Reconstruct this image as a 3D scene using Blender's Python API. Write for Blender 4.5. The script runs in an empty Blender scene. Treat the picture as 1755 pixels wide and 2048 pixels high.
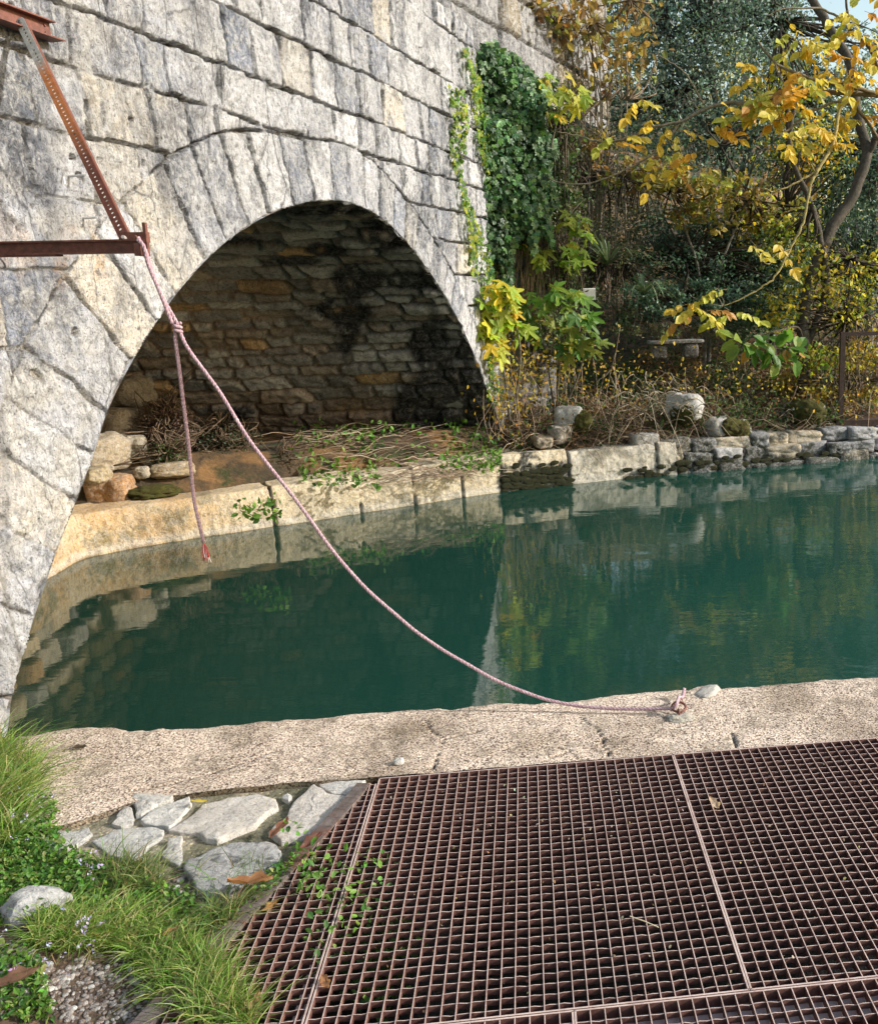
import bpy, math
import numpy as np
from mathutils import Matrix

# ------------------------------------------------------------------ camera, sky, sun
S = bpy.context.scene
F, PX, PY, H = 1800.0, 1200.0, 1024.0, 1.95          # focal length and centre in photo pixels, eye height
ROLL = math.atan(.0316)
_d = (PY - (600 - .0316 * (PX - 1068))) * math.cos(ROLL)
PITCH = math.atan(_d / F)
FW = np.array([0, math.cos(PITCH), -math.sin(PITCH)]); UP = np.array([0, math.sin(PITCH), math.cos(PITCH)]); RT = np.array([1., 0, 0])
IX = math.cos(ROLL) * RT - math.sin(ROLL) * UP
IU = math.sin(ROLL) * RT + math.cos(ROLL) * UP
CAM = np.array([0, 0, H])
cd = bpy.data.cameras.new('camera'); cam = bpy.data.objects.new('camera', cd); S.collection.objects.link(cam)
cd.sensor_fit = 'HORIZONTAL'; cd.sensor_width = 36; cd.lens = F / 1755 * 36
cd.shift_x = -(PX - 877.5) / 1755; cd.clip_start = .05; cd.clip_end = 2000
m = Matrix.Identity(4)
for i in range(3):
    m[i][0] = IX[i]; m[i][1] = IU[i]; m[i][2] = -FW[i]; m[i][3] = CAM[i]
cam.matrix_world = m
S.camera = cam

SUN_EL = math.radians(26)
SUN_H = np.array([.985, -.10]); SUN_H /= np.linalg.norm(SUN_H)      # horizontal direction towards the sun
w = bpy.data.worlds.new('World'); S.world = w; w.use_nodes = True
nt = w.node_tree; bg = nt.nodes['Background']
sk = nt.nodes.new('ShaderNodeTexSky'); sk.sky_type = 'NISHITA'; sk.sun_disc = False
sk.sun_elevation = SUN_EL; sk.sun_rotation = math.atan2(SUN_H[0], SUN_H[1])
sk.air_density = 1.6; sk.dust_density = 2.5; sk.ozone_density = 1
nt.links.new(sk.outputs[0], bg.inputs[0]); bg.inputs[1].default_value = .15
sl = bpy.data.lights.new('sun', 'SUN'); sl.energy = 3.3; sl.angle = math.radians(1.2); sl.color = (1, .975, .945)
so = bpy.data.objects.new('sun', sl); S.collection.objects.link(so)
sd3 = np.array([SUN_H[0] * math.cos(SUN_EL), SUN_H[1] * math.cos(SUN_EL), math.sin(SUN_EL)])
from mathutils import Vector
so.rotation_euler = Vector(sd3).to_track_quat('Z', 'Y').to_euler()
S.view_settings.view_transform = 'Standard'; S.view_settings.look = 'None'
S.view_settings.exposure = .76; S.view_settings.gamma = 1
S.cycles.max_bounces = 8; S.cycles.diffuse_bounces = 4; S.cycles.glossy_bounces = 4
S.cycles.transparent_max_bounces = 8; S.cycles.caustics_reflective = False; S.cycles.caustics_refractive = False
S.cycles.use_denoising = True

R = np.random.RandomState(7)

# ------------------------------------------------------------------ helpers: rays of the photo, noise, meshes
def ray(x, y): return FW + (x - PX) / F * IX - (y - PY) / F * IU
def onz(x, y, z): d = ray(x, y); return CAM + d * (z - H) / d[2]
def atY(x, y, Y): d = ray(x, y); return CAM + d * Y / d[1]
def onplane(x, y, P, n): d = ray(x, y); return CAM + d * (np.dot(P - CAM, n) / np.dot(d, n))
def sst(a, b, x):
    t = np.clip((x - a) / (b - a), 0, 1); return t * t * (3 - 2 * t)
def lerp(a, b, t): return a + (b - a) * t

def _h(ix, iy, iz, s):
    h = (ix * 374761393 + iy * 668265263 + iz * 2147483647 + s * 974634777) & 0xffffffff
    h = ((h ^ (h >> 13)) * 1274126177) & 0xffffffff
    h = ((h ^ (h >> 16)) * 2246822519) & 0xffffffff
    return ((h ^ (h >> 15)) & 0xffffff) / float(0xffffff)
def vnoise(x, y, z, s=0):
    x, y, z = np.broadcast_arrays(np.asarray(x, float), np.asarray(y, float), np.asarray(z, float))
    ix, iy, iz = np.floor(x).astype(np.int64), np.floor(y).astype(np.int64), np.floor(z).astype(np.int64)
    fx, fy, fz = x - ix, y - iy, z - iz
    fx, fy, fz = [t * t * t * (t * (t * 6 - 15) + 10) for t in (fx, fy, fz)]
    r = 0
    for a in (0, 1):
        for b in (0, 1):
            for c in (0, 1):
                r = r + _h(ix + a, iy + b, iz + c, s) * (fx if a else 1 - fx) * (fy if b else 1 - fy) * (fz if c else 1 - fz)
    return r * 2 - 1
def fbm(x, y, z, o=4, s=0, g=.5):
    r = 0; a = 1; t = 0
    for k in range(o):
        r = r + a * vnoise(x * 2 ** k, y * 2 ** k, z * 2 ** k, s + k * 17); t += a; a *= g
    return r / t
def ridged(x, y, z, o=3, s=0):
    r = 0; a = 1; t = 0
    for k in range(o):
        r = r + a * (1 - 2 * np.abs(vnoise(x * 2 ** k, y * 2 ** k, z * 2 ** k, s + k * 13))); t += a; a *= .5
    return r / t

def mesh(name, V, faces, mat, parent=None, col=None, smooth=True, fattr=None):
    """V (n,3); faces: (m,k) array or list of lists; col (n,3) per-vertex colour."""
    me = bpy.data.meshes.new(name)
    V = np.ascontiguousarray(V, np.float32)
    if isinstance(faces, np.ndarray):
        k = faces.shape[1]; nf = len(faces); loops = faces.astype(np.int32).ravel(); starts = np.arange(nf, dtype=np.int32) * k
    else:
        nf = len(faces); ln = np.array([len(f) for f in faces], np.int32)
        loops = np.fromiter((i for f in faces for i in f), np.int32); starts = np.concatenate([[0], np.cumsum(ln)[:-1]]).astype(np.int32)
    me.vertices.add(len(V)); me.vertices.foreach_set('co', V.ravel())
    me.loops.add(len(loops)); me.loops.foreach_set('vertex_index', loops)
    me.polygons.add(nf); me.polygons.foreach_set('loop_start', starts)
    me.update(calc_edges=True)
    me.polygons.foreach_set('use_smooth', np.full(nf, smooth, bool))
    if col is not None:
        a = me.color_attributes.new('Col', 'FLOAT_COLOR', 'POINT')
        c = np.ones((len(V), 4), np.float32); c[:, :col.shape[1]] = col
        a.data.foreach_set('color', c.ravel())
    me.validate()
    if mat: me.materials.append(mat)
    o = bpy.data.objects.new(name, me); S.collection.objects.link(o)
    if parent: o.parent = parent
    return o
def tag(o, label=None, cat=None, group=None, kind=None):
    if label: o['label'] = label
    if cat: o['category'] = cat
    if group: o['group'] = group
    if kind: o['kind'] = kind
    return o
def empty(name, loc, label, cat, group=None, kind=None):
    o = bpy.data.objects.new(name, None); S.collection.objects.link(o); o.location = [float(a) for a in loc]; o.empty_display_size = .1
    return tag(o, label, cat, group, kind)
class MB:
    def __init__(s): s.v = []; s.f = []; s.c = []; s.n = 0
    def add(s, V, Fc, col=None):
        V = np.asarray(V, float); s.v.append(V)
        s.f += [[i + s.n for i in f] for f in Fc]; s.n += len(V)
        s.c.append(np.tile(np.asarray(col if col is not None else (1, 1, 1), float), (len(V), 1)) if col is None or np.ndim(col) == 1 else np.asarray(col))
    def box(s, c, hx, hy, hz, ax=None, col=None):
        ax = np.eye(3) if ax is None else ax
        V = [np.asarray(c) + sx * hx * ax[0] + sy * hy * ax[1] + sz * hz * ax[2] for sx in (-1, 1) for sy in (-1, 1) for sz in (-1, 1)]
        s.add(V, [(0, 1, 3, 2), (4, 6, 7, 5), (0, 4, 5, 1), (2, 3, 7, 6), (0, 2, 6, 4), (1, 5, 7, 3)], col)
    def tube(s, P, r, k=8, col=None, cap=True):
        P = np.asarray(P, float); n = len(P); r = np.broadcast_to(np.asarray(r, float), (n,))
        T = np.gradient(P, axis=0); T /= np.linalg.norm(T, axis=1)[:, None] + 1e-12
        u = np.cross(T[0], [0, 0, 1.]);
        if np.linalg.norm(u) < 1e-3: u = np.cross(T[0], [0, 1., 0])
        V = []
        for i in range(n):
            u = u - T[i] * np.dot(u, T[i]); u /= np.linalg.norm(u) + 1e-12; b = np.cross(T[i], u)
            a = np.arange(k) * 2 * np.pi / k
            V.append(P[i] + r[i] * (np.cos(a)[:, None] * u + np.sin(a)[:, None] * b))
        V = np.concatenate(V); Fc = [(i * k + j, i * k + (j + 1) % k, (i + 1) * k + (j + 1) % k, (i + 1) * k + j) for i in range(n - 1) for j in range(k)]
        if cap: Fc += [tuple(range(k))[::-1], tuple((n - 1) * k + j for j in range(k))]
        s.add(V, Fc, col)
    def build(s, name, mat, parent=None, smooth=False, usecol=True):
        o = mesh(name, np.concatenate(s.v), s.f, mat, parent, np.concatenate(s.c) if usecol else None, smooth)
        return o
def spline(P, n=8, closed=False):
    P = np.asarray(P, float)
    Q = np.concatenate([P[-1:], P, P[:2]]) if closed else np.concatenate([2 * P[:1] - P[1:2], P, 2 * P[-1:] - P[-2:-1]])
    out = []
    for i in range(1, len(Q) - 2):
        for t in np.arange(n) / n:
            a, b, c, d = Q[i - 1], Q[i], Q[i + 1], Q[i + 2]
            out.append(.5 * (2 * b + (c - a) * t + (2 * a - 5 * b + 4 * c - d) * t * t + (3 * b - a - 3 * c + d) * t ** 3))
    if not closed: out.append(P[-1])
    return np.array(out)
def grid_faces(nu, nv):
    a = (np.arange(nu - 1)[:, None] * nv + np.arange(nv - 1)[None]).ravel()
    return np.stack([a, a + nv, a + nv + 1, a + 1], 1)

# ------------------------------------------------------------------ materials
def mat_new(name):
    M = bpy.data.materials.new(name); M.use_nodes = True
    nt = M.node_tree; b = nt.nodes['Principled BSDF']
    return M, nt, b
def nd(nt, typ, **kw):
    n = nt.nodes.new('ShaderNode' + typ)
    for k, v in kw.items():
        if k.startswith('i_'):
            key = k[2:]; key = int(key) if key.isdigit() else key.replace('_', ' ')
            if isinstance(v, bpy.types.NodeSocket): nt.links.new(v, n.inputs[key])
            else: n.inputs[key].default_value = v
        else: setattr(n, k, v)
    return n
def noise(nt, scale, detail=4, rough=.55, vec=None, dist=0):
    n = nd(nt, 'TexNoise', i_Scale=scale, i_Detail=detail, i_Roughness=rough, i_Distortion=dist)
    if vec is None: vec = nd(nt, 'NewGeometry').outputs['Position']
    nt.links.new(vec, n.inputs['Vector']); return n.outputs['Fac']
def ramp(nt, fac, stops):
    n = nd(nt, 'ValToRGB'); nt.links.new(fac, n.inputs[0]); e = n.color_ramp.elements
    while len(e) < len(stops): e.new(.5)
    for i, (p, c) in enumerate(stops):
        e[i].position = p; e[i].color = (c, c, c, 1) if np.isscalar(c) else (*c, 1)
    return n.outputs[0]
def mix(nt, a, b, f, mode='MIX'):
    n = nd(nt, 'Mix', data_type='RGBA', blend_type=mode)
    for s, v in ((n.inputs[0], f), (n.inputs[6], a), (n.inputs[7], b)):
        if isinstance(v, bpy.types.NodeSocket): nt.links.new(v, s)
        else: s.default_value = v if np.isscalar(v) else (*v, 1)[:4]
    return n.outputs[2]
def mth(nt, op, a, b=0):
    n = nd(nt, 'Math', operation=op)
    for s, v in ((n.inputs[0], a), (n.inputs[1], b)):
        if isinstance(v, bpy.types.NodeSocket): nt.links.new(v, s)
        else: s.default_value = v
    return n.outputs[0]
def bump(nt, h, strength, dist, prev=None):
    n = nd(nt, 'Bump', i_Strength=strength, i_Distance=dist); nt.links.new(h, n.inputs['Height'])
    if prev: nt.links.new(prev, n.inputs['Normal'])
    return n.outputs[0]
def attr(nt): return nd(nt, 'VertexColor', layer_name='Col').outputs[0]

def stone_mat(name, dark=(.035, .035, .04), crack=.5, speck=.5, bs=1.0, rough=.92, chalk=.5, fs=1.0):
    """weathered limestone: vertex colours give each stone its own tint, noise adds lichen, chalky crust, pits"""
    M, nt, b = mat_new(name); c = attr(nt)
    pos = nd(nt, 'NewGeometry').outputs['Position']
    n1 = noise(nt, 9 * fs, 8, .7); n2 = noise(nt, 38 * fs, 6, .68, dist=.6); n3 = noise(nt, 130 * fs, 4, .7); n4 = noise(nt, 22 * fs, 7, .72, dist=1.2)
    c = mix(nt, c, mix(nt, c, (.64, .635, .62), chalk), ramp(nt, n4, [(.46, 0), (.60, 1)]))
    c = mix(nt, c, mix(nt, c, (.5, .5, .5), .75, 'MULTIPLY'), ramp(nt, n2, [(.38, 1), (.50, 0)]))
    c = mix(nt, c, dark, mth(nt, 'MULTIPLY', ramp(nt, n3, [(.33, 1), (.42, 0)]), speck))
    c = mix(nt, c, dark, mth(nt, 'MULTIPLY', ramp(nt, noise(nt, 15 * fs, 9, .75, dist=1.5), [(.33, 1), (.40, 0)]), crack))
    mp = nd(nt, 'Mapping'); mp.inputs['Scale'].default_value = (1, 1, .35); mp.inputs['Rotation'].default_value = (.25, .2, 0); nt.links.new(pos, mp.inputs[0])
    n5 = noise(nt, 34 * fs, 8, .74, mp.outputs[0], 2.2); n6 = noise(nt, 13 * fs, 9, .72, mp.outputs[0], 1.6)
    vein = ramp(nt, mth(nt, 'ABSOLUTE', mth(nt, 'SUBTRACT', n6, .5)), [(0, 1), (.012, 0)])
    c = mix(nt, c, mix(nt, c, (.28, .28, .29), 1, 'MULTIPLY'), mth(nt, 'MULTIPLY', vein, crack))
    c = mix(nt, c, mix(nt, c, (.36, .36, .38), 1, 'MULTIPLY'), mth(nt, 'MULTIPLY', ramp(nt, n5, [(.30, 1), (.44, 0)]), speck))
    dv = nd(nt, 'VectorMath', operation='MULTIPLY_ADD'); nt.links.new(nd(nt, 'TexNoise', i_Scale=7. * fs, i_Detail=5.).outputs['Color'], dv.inputs[0]); dv.inputs[1].default_value = (.16, .16, .16); nt.links.new(mp.outputs[0], dv.inputs[2])
    ve = nd(nt, 'TexVoronoi', feature='DISTANCE_TO_EDGE', i_Scale=5.5 * fs); nt.links.new(dv.outputs[0], ve.inputs['Vector'])
    ck = mth(nt, 'MULTIPLY', ramp(nt, ve.outputs['Distance'], [(0, 1), (.022, 0)]), ramp(nt, noise(nt, 3.1 * fs, 4, .6), [(.47, 0), (.56, 1)]))
    c = mix(nt, c, dark, mth(nt, 'MULTIPLY', ck, crack * .85))
    c = mix(nt, c, mix(nt, c, (.50, .51, .54), 1, 'MULTIPLY'), mth(nt, 'MULTIPLY', ramp(nt, noise(nt, 4.5 * fs, 9, .78, mp.outputs[0], 1.0), [(.50, 0), (.58, 1)]), crack * .8))
    c = mix(nt, c, (.74, .74, .73), mth(nt, 'MULTIPLY', ramp(nt, n5, [(.56, 0), (.68, 1)]), chalk * .7))
    c = mix(nt, c, (.60, .57, .50), mth(nt, 'MULTIPLY', ramp(nt, n1, [(.58, 0), (.70, 1)]), .35))
    nt.links.new(c, b.inputs['Base Color']); b.inputs['Roughness'].default_value = rough; b.inputs['Specular IOR Level'].default_value = .25
    n = bump(nt, n4, .9 * bs, .02); n = bump(nt, n5, .8 * bs, .012, n); n = bump(nt, n2, .9 * bs, .010, n); n = bump(nt, n3, .7 * bs, .004, n); n = bump(nt, ck, -.8 * bs, .012, n)
    nt.links.new(n, b.inputs['Normal']); return M
def leaf_mat(name, trans=.5, rough=.5, spec=.4, noise_amt=.35):
    M, nt, b = mat_new(name); c = attr(nt)
    c = mix(nt, c, mix(nt, c, (.5, .45, .35), 1, 'MULTIPLY'), mth(nt, 'MULTIPLY', ramp(nt, noise(nt, 60, 4, .7), [(.42, 0), (.62, 1)]), noise_amt))
    nt.links.new(c, b.inputs['Base Color']); b.inputs['Roughness'].default_value = rough; b.inputs['Specular IOR Level'].default_value = spec
    t = nd(nt, 'BsdfTranslucent'); nt.links.new(mix(nt, c, (1.15, 1.1, .6), .6, 'MULTIPLY'), t.inputs[0])
    ms = nd(nt, 'MixShader'); ms.inputs[0].default_value = trans
    nt.links.new(b.outputs[0], ms.inputs[1]); nt.links.new(t.outputs[0], ms.inputs[2])
    nt.links.new(ms.outputs[0], nt.nodes['Material Output'].inputs[0]); return M
def plain_mat(name, c1, c2, scale=30, rough=.8, metallic=0, bs=.5, bd=.004, spec=.3, c3=None, usecol=False):
    M, nt, b = mat_new(name)
    c = mix(nt, c1, c2, ramp(nt, noise(nt, scale, 6, .65), [(.35, 0), (.65, 1)]))
    if c3: c = mix(nt, c, c3, ramp(nt, noise(nt, scale * .35, 7, .7, dist=.8), [(.5, 0), (.62, 1)]))
    if usecol: c = mix(nt, c, attr(nt), 1, 'MULTIPLY')
    nt.links.new(c, b.inputs['Base Color']); b.inputs['Roughness'].default_value = rough; b.inputs['Metallic'].default_value = metallic
    b.inputs['Specular IOR Level'].default_value = spec
    nt.links.new(bump(nt, noise(nt, scale * 3, 5, .65), bs, bd), b.inputs['Normal']); return M

M_face = stone_mat('limestone_face', chalk=.72, crack=.85, speck=.9, bs=1.5, fs=.8)
M_vault = stone_mat('vault_rubble', chalk=.15, crack=.6, speck=.6, bs=1.0)
M_kerb = stone_mat('kerb_limestone', chalk=.35, crack=.35, speck=.6, dark=(.07, .06, .04))
M_rock = stone_mat('rock', chalk=.35, crack=.35, speck=.5, bs=.8)
M_pave = stone_mat('paving_limestone', chalk=.4, crack=.15, speck=.25, bs=.6, fs=1.6)
M_bark = plain_mat('bark', (.09, .075, .06), (.22, .20, .17), 25, .9, bs=.9, bd=.01, c3=(.13, .13, .10), usecol=True)
M_twig = plain_mat('twig', (.8, .8, .8), (1.1, 1.1, 1.1), 40, .8, usecol=True)
M_leaf = leaf_mat('leaf'); M_dark = leaf_mat('dark_leaf', .35, .45, .5, .2); M_grass = leaf_mat('grass_blade', .45, .5, .35, .15)
M_moss = plain_mat('moss', (.045, .055, .012), (.11, .10, .02), 60, .95, bs=1, bd=.02, c3=(.06, .035, .015))
M_moss2 = plain_mat('dark_moss', (.015, .016, .008), (.035, .038, .012), 60, .95, bs=1, bd=.02)
M_rope = None

# ------------------------------------------------------------------ bridge face geometry (u along the wall, z up)
W0 = np.array([-2.41, 3.334, 0]); WD = np.array([.19288, .98122, 0]); WN = np.array([.98122, -.19288, 0])
def wall_pt(u, z, off=0.):
    u = np.asarray(u, float)[..., None]; off = np.asarray(off, float)[..., None]
    return W0 + WD * u + WN * off + np.array([0, 0, 1.]) * np.asarray(z, float)[..., None]
arc = [(-.30, -1.2), (-.22, -.5), (-.12, 0), (.0, .36), (.09, .55), (.36, .93), (.64, 1.27), (.85, 1.55), (1.12, 1.80), (1.45, 2.05), (1.85, 2.28), (2.32, 2.47), (2.82, 2.60),
       (3.3, 2.66), (3.75, 2.65), (4.15, 2.575), (4.55, 2.43), (5.03, 2.19), (5.49, 1.90), (5.90, 1.57), (6.30, 1.15), (6.62, .80), (6.85, .5), (7.0, .0), (7.1, -1.0)]
ARC = spline(arc, 14)
_seg = np.linalg.norm(np.diff(ARC, axis=0), axis=1); ARCS = np.concatenate([[0], np.cumsum(_seg)])
ARC_T = np.gradient(ARC, axis=0); ARC_T /= np.linalg.norm(ARC_T, axis=1)[:, None]
ARC_N = np.stack([-ARC_T[:, 1], ARC_T[:, 0]], 1)      # points up / out into the masonry
def arc_dist(u, z):
    """signed distance (positive inside the masonry) and arc-length of the nearest point of the intrados"""
    sh = u.shape; u = u.ravel(); z = z.ravel(); best = np.full(u.shape, 1e9); bi = np.zeros(u.shape, int); bs = np.zeros(u.shape)
    sgn = np.ones(u.shape)
    for c in range(0, len(u), 60000):
        uu = u[c:c + 60000, None]; zz = z[c:c + 60000, None]
        A = ARC[:-1]; D = np.diff(ARC, axis=0)
        t = np.clip(((uu - A[:, 0]) * D[:, 0] + (zz - A[:, 1]) * D[:, 1]) / (_seg ** 2), 0, 1)
        dx = uu - (A[:, 0] + t * D[:, 0]); dz = zz - (A[:, 1] + t * D[:, 1]); d2 = dx * dx + dz * dz
        j = d2.argmin(1); r = np.arange(len(j))
        best[c:c + 60000] = np.sqrt(d2[r, j]); bs[c:c + 60000] = ARCS[j] + t[r, j] * _seg[j]
        sgn[c:c + 60000] = np.sign(dx[r, j] * -D[j, 1] + dz[r, j] * D[j, 0])
    return (best * np.where(sgn == 0, 1, sgn)).reshape(sh), bs.reshape(sh)

def stone_rows(U, Z, levels, lmin, lmax, seed, slope=0., warp=.02, slant=.12, skip=()):
    """cells of coursed masonry: returns stone id, distance to the nearest joint, centre u, centre z"""
    rs = np.random.RandomState(seed)
    wu = U + warp * fbm(U * 3, Z * 3, 0, 3, seed) + warp * .5 * fbm(U * 11, Z * 11, 3, 2, seed + 1)
    wz = Z - slope * U + warp * fbm(U * 2, Z * 2, 5, 3, seed + 2) + warp * .5 * fbm(U * 11, Z * 11, 7, 2, seed + 3)
    L = np.asarray(levels); k = np.clip(np.searchsorted(L, wz.ravel()).reshape(wz.shape), 1, len(L) - 1)
    e = np.minimum(wz - L[k - 1], L[k] - wz); sid = np.zeros(U.shape, int); u0, u1 = U.min() - 1, U.max() + 1
    cu = np.zeros(U.shape); cz = (L[k - 1] + L[k]) / 2
    for i in range(1, len(L)):
        h = L[i] - L[i - 1]; x = [u0 - rs.rand()]
        while x[-1] < u1: x.append(x[-1] + rs.uniform(lmin, lmax) * (h / .33) ** .3)
        x = np.array(x); sl = rs.uniform(-slant, slant, len(x)); mk = k == i
        uu = wu[mk]; zz = wz[mk] - L[i - 1] - h / 2
        j = np.clip(np.searchsorted(x, uu), 1, len(x) - 1)
        dl = uu - (x[j - 1] + sl[j - 1] * zz); dr = x[j] + sl[j] * zz - uu
        jj = np.where(dl < 0, j - 1, np.where(dr < 0, j + 1, j)); ed = np.minimum(np.abs(dl), np.abs(dr))
        e[mk] = np.minimum(e[mk], ed); sid[mk] = i * 1000 + jj
        cu[mk] = (x[np.clip(jj, 1, len(x) - 1) - 1] + x[np.clip(jj, 1, len(x) - 1)]) / 2
    return sid, e, cu, cz
def rid(sid, s): return _h(sid, sid * 7 + 3, sid * 0 + s, s)
GREY = np.array([.47, .47, .48]); PALE = np.array([.61, .605, .595]); BLUE = np.array([.27, .29, .335]); CREAM = np.array([.60, .51, .36]); WARM = np.array([.46, .36, .24])

def pal(r, stops):
    """r in 0..1 per vertex -> colour from cumulative palette"""
    c = np.zeros(r.shape + (3,)); lo = 0
    for p, col in stops:
        c[(r >= lo) & (r <= lo + p)] = col; lo += p
    return c

def face_surface(U, Z):
    sd, s = arc_dist(U, Z)
    ring = .36 + .16 * sst(3.6, 1.6, U) + .05 * vnoise(s * 1.3, 0, 0, 4)
    ring = ring * (1 - .35 * sst(5.3, 6.4, U))
    lev = [-1.3, -.9, -.5, -.1, .22, .55, .86, 1.18, 1.5, 1.82, 2.12, 2.42, 2.70, 2.98, 3.23, 3.545, 3.85, 4.29, 4.56, 4.9, 5.3]
    sid, e, cu, cz = stone_rows(U, Z, lev, .20, .52, 11, .016, .016, .12)
    inr = sd < ring
    rs = np.random.RandomState(5); x = [0.]
    while x[-1] < ARCS[-1]: x.append(x[-1] + rs.uniform(.20, .36))
    x = np.array(x); ws = s + .02 * fbm(U * 6, Z * 6, 1, 3, 9) + .05 * (rs.rand() - .5)
    j = np.clip(np.searchsorted(x, ws.ravel()).reshape(ws.shape), 1, len(x) - 1)
    er = np.minimum(ws - x[j - 1], x[j] - ws); er = np.minimum(er, ring - sd + .008 * fbm(U * 15, Z * 15, 2, 2, 3) + .012 * sst(-.1, .2, fbm(U * 2.5, Z * 2.5, 4, 2, 13)))
    e = np.where(inr, er, np.minimum(e, np.maximum(sd - ring, 0))); sid = np.where(inr, 90000 + j, sid)
    low = .5 + .5 * fbm(U * .9, Z * .9, 1, 3, 21)
    # mortar lies flush low on the left, joints are open and dark up on the right
    openj = np.clip(.25 + .75 * sst(1.2, 3.2, U + (Z - 2.3) * 1.4) + .5 * (low - .5), .12, 1)
    jw = .0048 + .0040 * openj + .005 * vnoise(U * 7, Z * 7, 0, 33) + .003 * vnoise(U * 31, Z * 31, 0, 34)
    jm = 1 - sst(jw * .4, jw * 1.3, e)
    off = (rid(sid, 1) - .5) * .035 + (rid(sid, 2) - .5) * .14 * (U - cu) * ~inr + (rid(sid, 3) - .5) * .10 * (Z - cz) * ~inr
    rough = .012 * ridged(U * 5 + rid(sid, 5) * 9, Z * 5, rid(sid, 4) * 9, 4, 2) + .009 * fbm(U * 14, Z * 14, rid(sid, 6) * 5, 4, 6) + .004 * ridged(U * 32, Z * 22, 4, 2, 8)
    du, dz = (U - cu) * ~inr, Z - cz * ~inr - 2.2 * inr
    fac = -1.
    for k_ in range(5):      # hackly quarry facets, different on each stone
        fac = np.maximum(fac, (rid(sid, 20 + k_) - .5) * .16 * du + (rid(sid, 30 + k_) - .5) * .16 * dz * ~inr + (rid(sid, 40 + k_) - .6) * .022 + .010 * vnoise(U * 6 + k_ * 9, Z * 6, rid(sid, 50) * 9, k_))
    pres = np.clip(sst(-.35, .1, fbm(U * 2.6, Z * 2.6, 8, 3, 77)) + sst(.35, .8, openj), .45, 1); jm = jm * pres
    off = (off * .8 + fac) * (.25 + .45 * openj)
    rough = rough * 1.15 + .006 * np.abs(fbm(U * 22 + 2 * vnoise(U * 5, Z * 5, 0, 3), Z * 9, rid(sid, 6) * 5, 4, 66)) * 2
    h = (off + rough) * (1 - jm) - jm * (.010 + .040 * openj) - .004 * (1 - sst(0, .02, e)) * openj
    # colours
    r = rid(sid, 7)
    c = pal(r, [(.40, GREY), (.28, PALE), (.15, BLUE), (.17, lerp(CREAM, PALE, .35))])
    c = c * (.74 + .42 * rid(sid, 8))[..., None]
    pn = fbm(U * 4, Z * 4, 9, 4, 41)
    c = lerp(c, PALE, (sst(-.1, .35, pn) * .38)[..., None])
    creamw = .8 * sst(2.6, .2, U) * sst(.0, .5, .5 + .5 * fbm(U * 2.2, Z * 2.2, 2, 4, 51) + .1) * .55 + .12
    c = lerp(c, np.array([.55, .50, .40]), (creamw * sst(-.1, .4, fbm(U * 6, Z * 6, 3, 4, 52)))[..., None])
    st = sst(.18, .42, fbm(U * 3.2, Z * 1.5, 0, 5, 61)) * sst(1.1, 1.9, Z)
    c = lerp(c, np.array([.13, .14, .16]), (st * .75)[..., None])
    for (sx_, sy_, ru, rz, am) in [(170, 200, .10, .22, .8), (140, 290, .12, .2, .7), (60, 330, .12, .16, .5), (350, 190, .14, .14, .5), (405, 440, .10, .28, .6), (380, 500, .10, .2, .5), (240, 120, .10, .10, .5), (620, 300, .12, .2, .35), (880, 520, .25, .3, .5), (700, 200, .2, .14, .3), (30, 620, .12, .2, .5), (100, 720, .1, .1, .4), (560, 60, .3, .2, .3)]:
        q_ = onplane(sx_, sy_, W0, WN) - W0; uq = q_ @ WD; zq = q_[2]
        g_ = np.exp(-((U - uq) / ru) ** 2 - ((Z - zq) / rz) ** 2) * sst(-.25, .3, fbm(U * 11, Z * 5, uq, 4, 88)); c = lerp(c, np.array([.11, .12, .145]), np.clip(g_ * am * 1.3, 0, .9)[..., None])
    mort = lerp(np.array([.46, .40, .30]) * (.55 + .45 * sst(-.1, .2, fbm(U * 5, Z * 5, 3, 3, 97)))[..., None], np.array([.045, .042, .038]), sst(.35, .8, openj)[..., None])
    c = lerp(c, mort, (jm * .92)[..., None])
    dk = sst(.25, .5, fbm(U * 9, Z * 9, 4, 4, 71)) * (.3 + .7 * openj) * (1 - sst(.0, .07, e))
    c = lerp(c, np.array([.03, .03, .03]), (dk * .85)[..., None])
    # damp foot just over the water and rust below the beam
    c = lerp(c, np.array([.62, .33, .10]), (np.exp(-((U - .75) / .35) ** 2) * sst(2.02, 2.16, Z) * sst(2.42, 2.2, Z) * sst(-.2, .3, fbm(U * 12, Z * 5, 0, 3, 81)) * .6)[..., None])
    c = lerp(c, c * .45, sst(.12, .0, Z)[..., None])
    c = np.clip(c * 1.16 * np.array([.975, .99, 1.03]), 0, .86)
    return h, c, sd, s

us = np.concatenate([np.arange(-2.6, -.2, .03), np.arange(-.2, 2.2, .009), np.arange(2.2, 4.5, .012), np.arange(4.5, 7.12, .016)])
zs = np.concatenate([np.arange(-1.0, 0, .05), np.arange(0, 4.62, .010)])
U, Z = np.meshgrid(us, zs, indexing='ij')
hh, cc, sd, s_ = face_surface(U, Z)
# outer edge: the quoin line leans as in the photo, the top follows the coping
edge_u = 7.12 - .135 * (Z - .5) + .02 * vnoise(0, Z * 3, 0, 91)
top_z = 4.555 + .012 * (U - 5) + .015 * vnoise(U * 3, 0, 0, 92)
Ue = np.where(U > 6.0, 6.0 + (U - 6.0) * (edge_u - 6.0) / 1.12, U)
Zt = np.where(Z > 4.0, 4.0 + (Z - 4.0) * (top_z - 4.0) / (4.61 - 4.0), Z)
hh, cc, sd, s_ = face_surface(Ue, Zt)
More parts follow.
